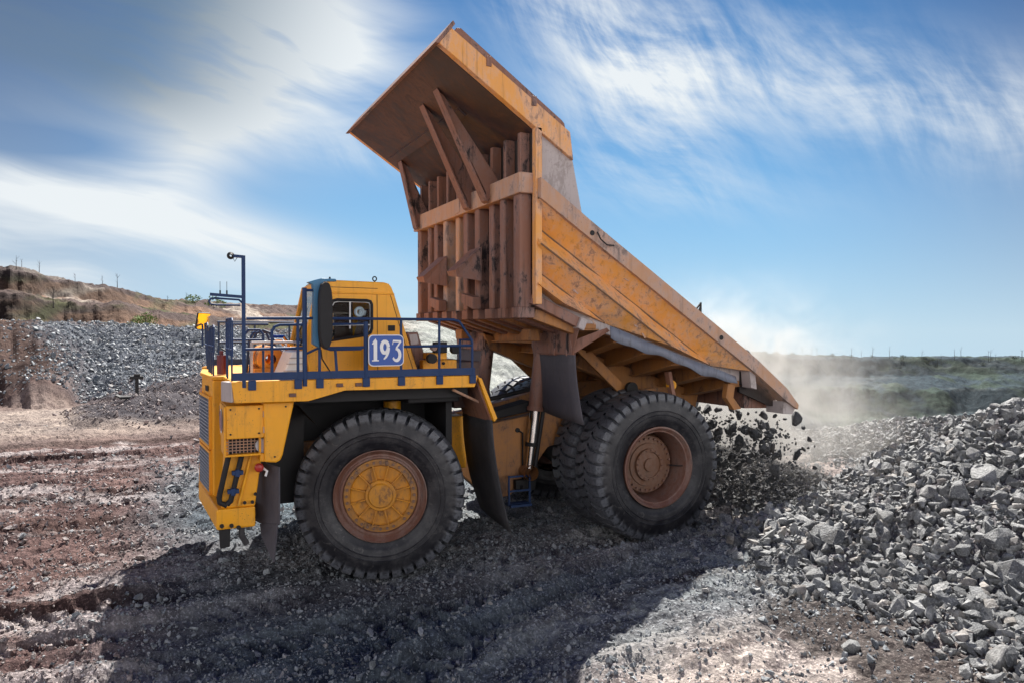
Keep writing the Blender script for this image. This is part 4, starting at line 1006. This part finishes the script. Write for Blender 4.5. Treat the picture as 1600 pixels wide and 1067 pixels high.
P('extinguisher_hose', 'black', MB().tube([(-2.85, -1.0, 3.94), (-2.78, -1.1, 3.9), (-2.74, -1.12, 3.7), (-2.76, -1.1, 3.55)], .015, 6), ex)
rb = P('rear_tool_box', 'yellow', MB().box((.55, -2.4, 3.47), (1.22, -1.6, 3.72)), truck, .015)
P('box_bolts', 'dark', MB().lathe([(-2.40, .03), (-2.42, .03), (-2.42, .001)], 10, (.95, 0, 3.66), False).lathe([(-2.40, .03), (-2.42, .03), (-2.42, .001)], 10, (.95, 0, 3.53), False), rb)
rs = P('rear_step_box', 'yellow', MB().box((.62, -2.6, 3.74), (.95, -2.1, 3.86)), truck, .01)
P('lamp_housing', 'dark', MB().box((.68, -2.7, 3.861), (.92, -2.55, 4.06)), truck, .01)
for q in ((1.15, -2.55, 3.92), (.62, -2.75, 3.76)): P('work_lamp', 'dark', MB().lathe([(0, .001), (0, .09), (.12, .09), (.14, .001)], 16, q), truck)
P('beacon_bracket', 'rail', MB().lathe([(0, .001), (0, .055), (.1, .055), (.1, .001)], 12, (.60, -2.9, 3.96)), truck)
P('exhaust_shroud', 'rib', MB().prism([(.30, 4.22), (.52, 4.24), (.75, 3.47), (.52, 3.47)], -2.2, -1.1), truck, .015)
P('exhaust_panel', 'dustsilver', MB().prism([(.34, 4.19), (.49, 4.20), (.53, 4.02), (.38, 4.0)], -2.22, -2.2), truck)
P('rear_deck_tank', 'under', MB().box((1.35, -1.9, 2.75), (1.9, 1.7, 3.66)), truck, .02)

# ---- the raised body
W3 = 3.30
body_floor = lambda x: 4.56-.335*(x-3.3)
fl = MB().prism([(2.50, 4.80), (8.62, body_floor(8.62)+.06), (8.62, body_floor(8.62)-.04), (2.50, 4.69)], -3.0, 3.0)
body = P('dump_body', 'beam', fl, truck)
L0 = [6.71, 6.28, 5.88, 5.47, 5.12]; YO = [3.44, 3.12, 3.46, 3.10, 3.42]
lx = lambda k, x: L0[k]-.650*(x-2.44)
xk = []
for k in range(5):
    x = (L0[k]+.650*2.44-(4.56+.335*3.3)-.10)/(.650-.335); xk.append(min(x, 7.52))
for s in (-1, 1):
    sp_ = MB(); n = 26
    for k in range(4):
        vs, fs = [], []
        for i in range(n+1):
            t = i/n
            for kk in (k, k+1):
                x = 2.44+(xk[kk]-2.44)*t; y = s*(YO[kk]-(.22 if s > 0 else 0)+.012*math.sin(x*3.1+kk)+.010*math.sin(x*7.7+kk*2)); vs.append((x, y, lx(kk, x)))
            for kk in (k, k+1):
                x = 2.44+(xk[kk]-2.44)*t; vs.append((x, s*3.0, lx(kk, x)))
        for i in range(n):
            a = i*4; fs += [(a, a+1, a+5, a+4), (a+2, a+6, a+7, a+3), (a, a+4, a+6, a+2), (a+1, a+3, a+7, a+5)]
        fs += [(0, 2, 3, 1), (n*4, n*4+1, n*4+3, n*4+2)]
        sp_.add(vs, fs)
    P('side_panel', 'body', sp_, body)
    for k in (1, 2, 3):
        y_ = s*(YO[k]-(.22 if s > 0 else 0)+(.014 if k == 2 else .006)); P('panel_seam', 'seam', MB().bar((2.46, y_, lx(k, 2.46)-.01), (xk[k]-.05, y_, lx(k, xk[k]-.05)-.01), .02, .025 if k == 2 else .03), body)
    for q in range(9):
        kx = random.choice((0, 1, 2, 3)); t_ = random.uniform(.12, .8); x = 2.44+(xk[kx]-2.44)*t_; f_ = random.uniform(.25, .75)
        y_ = s*(YO[kx]*(1-f_)+YO[kx+1]*f_+.008-(.22 if s > 0 else 0)); z_ = lx(kx, x)*(1-f_)+lx(kx+1, x)*f_
        P('weld_patch', 'rail', MB().bar((x, y_, z_), (x+random.uniform(.03, .16), y_, z_-random.uniform(.02, .10)), .012, random.uniform(.02, .06)), body)
    # closing plate between the last rib line and the floor
    P('lower_side_plate', 'dustsilver', MB().prism([(2.46, 5.10), (3.3, 4.86), (5.2, 4.22), (7.45, 3.46), (7.60, 3.30), (7.60, 3.08), (2.46, 4.72)], *sorted((s*3.09, s*3.01))), body)
    rl = MB(); rim_ = [(2.44, 7.06), (3.45, 6.36), (5.5, 5.02), (7.54, 3.68), (8.40, 3.03), (8.74, 2.66)]
    low = [(2.44, 6.68), (3.45, 6.02), (5.5, 4.69), (7.54, 3.37), (8.40, 2.75), (8.72, 2.56)]
    for i in range(5): rl.prism([rim_[i], rim_[i+1], low[i+1], low[i]], *sorted((s*(3.51 if s < 0 else 3.28), s*(3.18 if s < 0 else 3.0))))
    rail_ = P('top_rail', 'rail', rl, body)
    P('wear_bar', 'dustsilver', MB().bar((3.45, s*3.30, 6.385), (8.40, s*3.30, 3.055), .22, .05), rail_, .01)
    P('body_front_corner', 'body', MB().prism([(2.40, 4.75), (2.40, 8.0), (2.53, 8.0), (2.53, 4.75)], *sorted((s*(3.38 if s < 0 else 3.20), s*(3.22 if s < 0 else 3.06)))), body, .012)
    P('upper_side_plate', 'dustsilver' if s < 0 else 'body', MB().prism([(2.53, 7.0), (3.44, 6.38), (3.12, 7.9), (2.53, 7.92)], *sorted((s*3.30, s*3.24))), body)
    P('canopy_rail', 'body', MB().prism([(.50, 9.25), (3.19, 7.46), (3.12, 7.98), (.76, 9.53)], *sorted((s*3.38, s*3.22))), body, .015)
    P('spill_board', 'rib', MB().prism([(.82, 9.50), (3.10, 7.98), (3.06, 8.16), (3.0, 8.22), (.98, 9.60), (.90, 9.60)], *sorted((s*3.26, s*3.20))), body, .01)
    for x in (1.45, 2.35):
        z = 9.53-(x-.76)*.655; P('rail_joint', 'rib', MB().box((x-.04, min(s*3.40, s*3.381), z-.12), (x+.06, max(s*3.40, s*3.381), z+.06)), body, .008)
    P('tail_shade_plate', 'wall', MB().prism([(7.45, 3.40), (7.6, 3.36), (8.42, 2.80), (8.60, 2.60), (8.3, 2.62), (7.45, 2.95)], *sorted((s*3.10, s*3.02))), body)  # dark plate added for the shaded opening at the tail
    post_ = MB().prism([(7.46, 3.42), (7.62, 3.36), (7.66, 3.02), (7.50, 3.06)], *sorted((s*3.40, s*3.12))); P('tail_post', 'dustsilver', post_, body, .01)
    P('tail_end_plate', 'dustsilver', MB().prism([(8.40, 2.74), (8.74, 2.60), (8.66, 2.45), (8.38, 2.47)], *sorted((s*3.42, s*2.9))), body, .012)
    # wavy belt strip that hangs along the lower edge
    v, f = [], []; n = 40
    for i in range(n+1):
        t = i/n; x = 3.98+3.1*t; zt = body_floor(x)+.02-.02*math.sin(t*3.1); h = .23-.05*t+.03*math.sin(t*11)+.02*math.sin(t*29)
        v += [(x, s*(3.42+.02*math.sin(t*17)), zt), (x, s*(3.45+.03*math.sin(t*13)), zt-h)]
    for i in range(n): f.append((2*i, 2*i+1, 2*i+3, 2*i+2))
    o = P('belt_strip', 'strip', MB().add(v, f, True), body); md = o.modifiers.new('solid', 'SOLIDIFY'); md.thickness = .025
    # bent lower edge beam with its blunt end
    lb = MB().bar((2.40, s*3.14, 4.86), (3.42, s*3.14, 4.40), .24, .20); P('lower_edge_beam', 'rib', lb, body, .015)
    P('beam_end', 'dustsilver', MB().bar((3.36, s*3.22, 4.42), (3.50, s*3.22, 4.36), .22, .22), body, .02)
    # deflector and flap ahead of the rear tyres
    df = MB().add([(3.35, s*3.30, 4.32), (3.35, s*1.35, 4.30), (3.35, s*1.35, 3.80), (3.35, s*3.05, 3.80), (3.78, s*3.30, 4.25)], [(0, 1, 2, 3)])
    df.add([(3.35, s*3.05, 3.80), (4.02, s*3.34, 4.26), (3.95, s*3.34, 4.32), (3.33, s*3.0, 4.05)], [(0, 1, 2, 3)])
    o = P('flap_bracket', 'rib', df, body); md = o.modifiers.new('solid', 'SOLIDIFY'); md.thickness = .02
    hg = MB()
    for yy in (2.35, 2.85): hg.tube([(3.34, s*yy, 4.36), (3.34, s*yy, 3.78)], .018, 6)
    P('flap_hanger', 'rib', hg, body)
    v, f = [], []
    for i in range(8):
        t = i/7
        for j in range(7):
            q = j/6; v.append((3.40+.04*math.sin(q*5+t*2)+.10*t*t, s*(1.32+1.84*q+.05*t*q), 3.80-1.22*t-.12*t*q))
    for i in range(7):
        for j in range(6): f.append((i*7+j, i*7+j+1, i*7+j+8, i*7+j+7))
    o = P('tyre_flap', 'flap', MB().add(v, f, True), body); md = o.modifiers.new('solid', 'SOLIDIFY'); md.thickness = .025
    tb = MB()
    for j in range(9): tb.box((3.36, s*(1.46+j*.2)-.02, 3.79), (3.385, s*(1.46+j*.2)+.02, 3.83))
    tb.box((3.385, min(s*1.4, s*3.1), 3.77), (3.395, max(s*1.4, s*3.1), 3.84)); P('flap_clamp', 'rib', tb, body)
# front wall and its upright ribs
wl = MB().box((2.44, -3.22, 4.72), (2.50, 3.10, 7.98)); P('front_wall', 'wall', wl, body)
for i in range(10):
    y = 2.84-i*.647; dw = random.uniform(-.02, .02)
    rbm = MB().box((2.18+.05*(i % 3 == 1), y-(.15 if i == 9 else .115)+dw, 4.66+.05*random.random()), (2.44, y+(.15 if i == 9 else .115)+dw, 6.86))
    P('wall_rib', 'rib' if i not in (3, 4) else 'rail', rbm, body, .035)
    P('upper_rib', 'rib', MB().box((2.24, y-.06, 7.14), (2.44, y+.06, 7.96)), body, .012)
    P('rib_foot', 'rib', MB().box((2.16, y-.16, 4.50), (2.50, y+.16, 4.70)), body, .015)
    P('floor_beam', 'beam' if i % 2 else 'rib', MB().bar((2.5, y, 4.58), (3.46, y, 4.27), .26, .20), body, .015)
bmx = MB().box((2.12, -3.26, 6.80), (2.44, 3.08, 7.18)); P('wall_beam', 'rail', bmx, body, .02)
P('wall_beam_patch', 'rail', MB().prismx([(-.25, 6.86), (.05, 6.83), (.12, 7.0), (.05, 7.15), (-.22, 7.13)], 2.105, 2.12), body)
# canopy
def can_pt(x): return 9.25-(x-.50)*.668
cp = MB().prism([(.50, 9.25), (2.46, can_pt(2.46)), (2.50, can_pt(2.46)+.07), (.54, 9.32)], -3.22, 3.22); P('canopy', 'under', cp, body)
P('canopy_lip', 'rib', MB().prism([(.44, 9.22), (.52, 9.22), (.82, 9.60), (.78, 9.66)], -3.40, 3.40), body, .01)
P('canopy_rib', 'under', MB().prism([(1.45, can_pt(1.45)), (1.62, can_pt(1.62)), (1.60, can_pt(1.62)-.035), (1.44, can_pt(1.45)-.03)], -1.9, 2.9), body)
for y, xt, xb in ((2.62, 1.62, 2.10), (-.85, 1.05, 2.10), (-1.85, 1.0, 2.10)):
    br = MB().prism([(xt, can_pt(xt)), (xt+.16, can_pt(xt+.16)), (2.40, 7.15), (2.06, 6.82), (2.03, 7.02)], y-.045, y+.045)
    br.prism([(xt-.02, can_pt(xt)-.0), (xt+.03, can_pt(xt)-.06), (2.07, 6.80), (2.0, 6.84)], y-.13, y+.13)
    P('canopy_brace', 'rib', br, body, .01)
# two hollow wedge brackets on the wall
for y in (1.02, -1.05):
    hd = MB(); x0 = 2.15; a, b = y-.34, y+.30
    v = [(x0, a, 5.98), (x0, b, 5.98), (x0, b, 5.45), (x0, a, 5.28), (1.62, a+.10, 5.50), (1.62, b-.02, 5.50), (1.66, b-.04, 5.40), (1.66, a+.12, 5.36)]
    hd.add(v, [(0, 1, 5, 4), (4, 5, 6, 7), (0, 4, 7, 3), (1, 2, 6, 5)])
    o = P('wedge_bracket', 'rib', hd, body); md = o.modifiers.new('solid', 'SOLIDIFY'); md.thickness = .03
    P('bracket_throat', 'black', MB().add([(2.10, a+.05, 5.34), (2.10, b-.05, 5.46), (1.70, b-.06, 5.42), (1.70, a+.13, 5.38)], [(0, 1, 2, 3)]), o)
    P('bracket_shelf', 'rib', MB().prismx([(a, 4.95), (b, 5.05), (b, 4.85), (a, 4.70)], 1.95, 2.14), body, .01)
# cross beams under the floor
for i, (x, hh_) in enumerate(((3.72, .34), (4.45, .36), (5.15, .36), (5.85, .36), (6.6, .36), (7.30, .34))):
    z = body_floor(x)-.06
    cbm = MB(); x0, x1 = x-.13, x+.13
    prof_ = [(-3.12, z+.04), (3.12, z+.04), (3.12, z-.06), (1.7, z-hh_), (-1.7, z-hh_), (-3.12, z-.06)]
    cbm.prismx(prof_, x0, x1); P('cross_beam', 'beam', cbm, body, .015)
    P('beam_flange', 'beam', MB().prismx([(-3.1, z-.062), (-1.7, z-hh_-.002), (1.7, z-hh_-.002), (3.1, z-.062), (3.1, z-.09), (1.7, z-hh_-.03), (-1.7, z-hh_-.03), (-3.1, z-.09)], x-.20, x+.20), body)
zt = body_floor(8.3)
P('tail_beam', 'rib', MB().prism([(7.75, body_floor(7.75)-.05), (8.62, body_floor(8.62)-.05), (8.62, body_floor(8.62)-.24), (7.75, body_floor(7.75)-.50)], -2.9, 2.9), body, .02)
for s in (-1, 1):
    P('body_rail', 'beam', MB().prism([(3.3, 4.2), (7.6, 2.82), (7.5, 2.45), (6.7, 2.42), (6.2, 2.62), (4.9, 3.25), (3.5, 3.80)], *sorted((s*1.55, s*1.25))), body, .02)
    P('outer_gusset', 'beam', MB().prism([(3.95, 3.92), (4.4, 3.82), (5.35, 2.98), (6.1, 3.02), (6.1, 2.90), (5.2, 2.82)], *sorted((s*2.05, s*1.95))), body, .015)
    P('pivot_pin', 'dark', MB().lathe([(0, .001), (0, .14), (.10, .14), (.10, .06), (.2, .06), (.2, .001)], 18, (5.3, s*2.12-.1, 3.03)), body)
    P('tie_down_eye', 'yellow', MB().lathe([(-.05, .10), (.05, .10), (.05, .04), (-.05, .04), (-.05, .1)], 16, (5.95, s*2.7, 3.12)), body)
    P('rock_ejector', 'rib', MB().bar((5.85, s*2.72, 3.4), (5.95, s*2.78, 2.75), .14, .08), body)
    P('tail_bracket', 'beam', MB().prism([(7.05, 3.15), (7.25, 3.1), (7.2, 2.85), (7.42, 2.60), (7.22, 2.58), (7.0, 2.85)], *sorted((s*3.2, s*3.05))), body, .012)
    P('body_pad', 'beam', MB().box((2.9, s*1.9-.2, 4.05), (3.15, s*1.9+.2, 4.3)), body, .03)
# rocks still caught on the rim of the body
for x, dy, sz, lb in ((3.98, .1, .26, 'small dark rock caught high on the near rim of the raised dump body'), (4.95, .1, .27, 'dark rock caught halfway down the near rim of the raised dump body'),
                      (7.62, .35, .62, 'large dark rock caught on the near rim close to the tail of the dump body')):
    rock((x, -3.22+dy, 6.36-(x-3.45)*.655+.10), sz, lb, None, BIGD, name='rim_rock')
P('rim_bracket', 'dark', MB().bar((6.10, -3.3, 4.68), (6.24, -3.3, 4.82), .03, .03).bar((6.24, -3.3, 4.55), (6.24, -3.3, 4.84), .03, .03).prism([(6.16, 4.64), (6.23, 4.60), (6.23, 4.76)], -3.32, -3.28), body)
for s in (-1,):
    P('rim_hook', 'dark', MB().tube([(3.62, -3.53, 6.12), (3.66, -3.59, 5.98), (3.8, -3.59, 5.88), (3.98, -3.55, 5.88)], .014, 6), body)
    P('rim_hole', 'black', MB().lathe([(-3.512, .05), (-3.52, .05), (-3.52, .001)], 12, (3.52, 0, 6.10), False).lathe([(-3.512, .05), (-3.52, .05), (-3.52, .001)], 12, (6.6, 0, 4.12), False), body)

# ================================================================== background things
def polar(px, dist): 
    b = R(bear(px)+25); x, y = CX+dist*math.sin(b), CY+dist*math.cos(b); return Vector((x, y, float(G(np.array([x]), np.array([y]))[0])))
M['bark'] = plain('dead_wood', (.035, .03, .028), .9)
M['leaf'] = plain('dark_leaf', (.045, .065, .035), .9)
M['leafbright'] = plain('spring_leaf', (.13, .19, .05), .9)
def dead_tree(loc, h, label, group):
    mb = MB(); r = random.Random(int(loc.x*100))
    mb.tube([(0, 0, -.3), (r.uniform(-.04, .04)*h, 0, h*.5), (r.uniform(-.06, .06)*h, 0, h)], .045*h**.5, 6, True, .012)
    for i in range(7):
        z = h*r.uniform(.35, .9); a = r.uniform(0, 6.3); l = h*r.uniform(.10, .24)
        mb.tube([(0, 0, z), (l*math.cos(a)*.6, l*math.sin(a)*.6, z+l*.5), (l*math.cos(a), l*math.sin(a), z+l*1.1)], .02, 4, True, .006)
    o = mb.build('bare_tree', M['bark']); o.location = loc; o.rotation_euler.z = r.uniform(0, 6)
    return tag(o, label, 'tree', group)
def bush(loc, w, h, m, label, group):
    r = np.random.default_rng(int(abs(loc.x*37+loc.y*11))); n = 260
    p = r.normal(size=(n, 3)); p /= np.linalg.norm(p, axis=1)[:, None]; p *= (r.uniform(.35, 1., n)**.5)[:, None]
    p = p*np.array([w, w, h*.5])+np.array([0, 0, h*.5]); p[:, 2] += .25*h*np.sin(p[:, 0]*4/w+loc.x)*.4
    d1 = r.normal(size=(n, 3))*.11*w; d2 = r.normal(size=(n, 3))*.11*w
    v = np.stack([p, p+d1, p+d2], 1).reshape(-1, 3); f = np.arange(3*n).reshape(-1, 3)
    o = mesh_np('bush', v, f, 3, M[m]); o.location = loc
    t = MB().tube([(0, 0, -.2), (0, 0, h*.6)], .05*w, 5).build('stem', M['bark'], o)
    return tag(o, label, 'bush', group)
for px in (35, 62, 118, 160, 214, 262, 292):
    dead_tree(polar(px, 160+px*.12), random.uniform(1.6, 2.6), 'thin bare tree on the skyline of the terraced slope at the left', 'bare trees on the left skyline')
for px, d in ((26, 160), (84, 104), (184, 150)):
    o = dead_tree(polar(px, d), 2.6, 'bare pole-like trunk standing on a terrace ledge of the left slope', 'trunks on the left terraces')
for i in range(26):
    px = random.uniform(1150, 1600); dead_tree(polar(px, 353+random.uniform(-2, 6)), random.uniform(2.6, 5.2), 'tiny bare tree on the hazy skyline to the right', 'bare trees on the right skyline')
for i in range(16):
    px = random.uniform(1150, 1600); bush(polar(px, 354+random.uniform(-1, 8)), random.uniform(.6, 1.4), random.uniform(.7, 1.5), 'leaf', 'small dark bush on the hazy skyline to the right', 'bushes on the right skyline')
for px, d, w, h in ((228, 96, 1.3, 1.5), (214, 98, 1.0, 1.1)):
    bush(polar(px, d), w, h, 'leafbright', 'bright green bush on the lowest terrace of the left slope', 'green bushes on the left terrace')
for px, d, w, h in ((338, 190, 2.2, 3.0), (302, 190, 1.8, 2.0)):
    bush(polar(px, d), w, h, 'leafbright', 'bright green bush on the upper slope beside the hanging mirror', 'green bushes beside the mirror')
# marker post on a sled
p = polar(212, 44.); mk = empty('marker_post', p); tag(mk, 'short dark marker post on a flat base out on the pale haul road', 'marker post')
MB().box((-.72, -.5, -.05), (.72, .5, .07)).prism([(-.72, .07), (-.72, -.02), (-.95, .12), (-.9, .16)], -.5, .5).build('base', M['dark'], mk)
MB().tube([(.05, 0, .07), (.04, 0, .95)], .085, 8).build('post', M['dark'], mk)
MB().box((-.28, -.12, .92), (.34, .12, 1.08)).box((-.1, -.08, 1.08), (.2, .08, 1.2)).build('head_block', M['dark'], mk, .02)

# ================================================================== dust thrown up by the tipped rock
def dust_cloud():
    mb = MB().box((7.5, -6., .0), (26., 16., 7.5)); o = mb.build('dust_cloud', None)
    m = bpy.data.materials.new('dust'); m.use_nodes = True; T = NT(m.node_tree); T.n.clear()
    co = T.node('ShaderNodeTexCoord').outputs['Object']
    s = T.node('ShaderNodeSeparateXYZ'); T.put(s.inputs[0], co); x, y, z = s.outputs
    def g(cx, cy, cz, rx, ry, rz, amp):
        q = total_([T.m('POWER', T.m('ABSOLUTE', T.m('MULTIPLY', T.m('SUBTRACT', v, c), 1/r)), 2.) for v, c, r in ((x, cx, rx), (y, cy, ry), (z, cz, rz))])
        return T.m('MULTIPLY', T.m('EXPONENT', T.m('MULTIPLY', q, -1.)), amp)
    def total_(l):
        o_ = l[0]
        for i in l[1:]: o_ = T.m('ADD', o_, i)
        return o_
    d = total_([g(12.0, 2.4, 2.3, 1.8, 2.6, 1.8, .85), g(13.8, 5.0, 1.0, 3.0, 3.2, 1.1, .40), g(11.0, 2.4, 4.0, 1.3, 2.0, 1.0, .045), g(10.0, .2, 1.0, 1.3, 2.0, .8, .25)])
    n = T.noise(co, .75, 6, .62, .9)
    d = T.m('MULTIPLY', d, T.m('MULTIPLY_ADD', T.ss(n, .42, .62), 1.7, .05))
    edge = T.m('MULTIPLY', T.m('MULTIPLY', T.ss(x, 7.6, 9.), T.ss(x, 25.9, 22.)), T.m('MULTIPLY', T.m('MULTIPLY', T.ss(y, -5.9, -3.), T.ss(y, 15.9, 12.)), T.m('MULTIPLY', T.ss(z, 7.4, 5.5), T.ss(z, .02, .3))))
    v = T.node('ShaderNodeVolumePrincipled'); v.inputs['Color'].default_value = (.74, .71, .67, 1); v.inputs['Anisotropy'].default_value = .35
    T.put(v.inputs['Density'], T.m('MULTIPLY', d, edge))
    ou = T.node('ShaderNodeOutputMaterial'); T.l.new(v.outputs[0], ou.inputs['Volume'])
    o.data.materials.clear(); o.data.materials.append(m)
    return tag(o, 'pale dust billowing up behind the tail of the dump truck', kind='stuff')
dust_cloud()
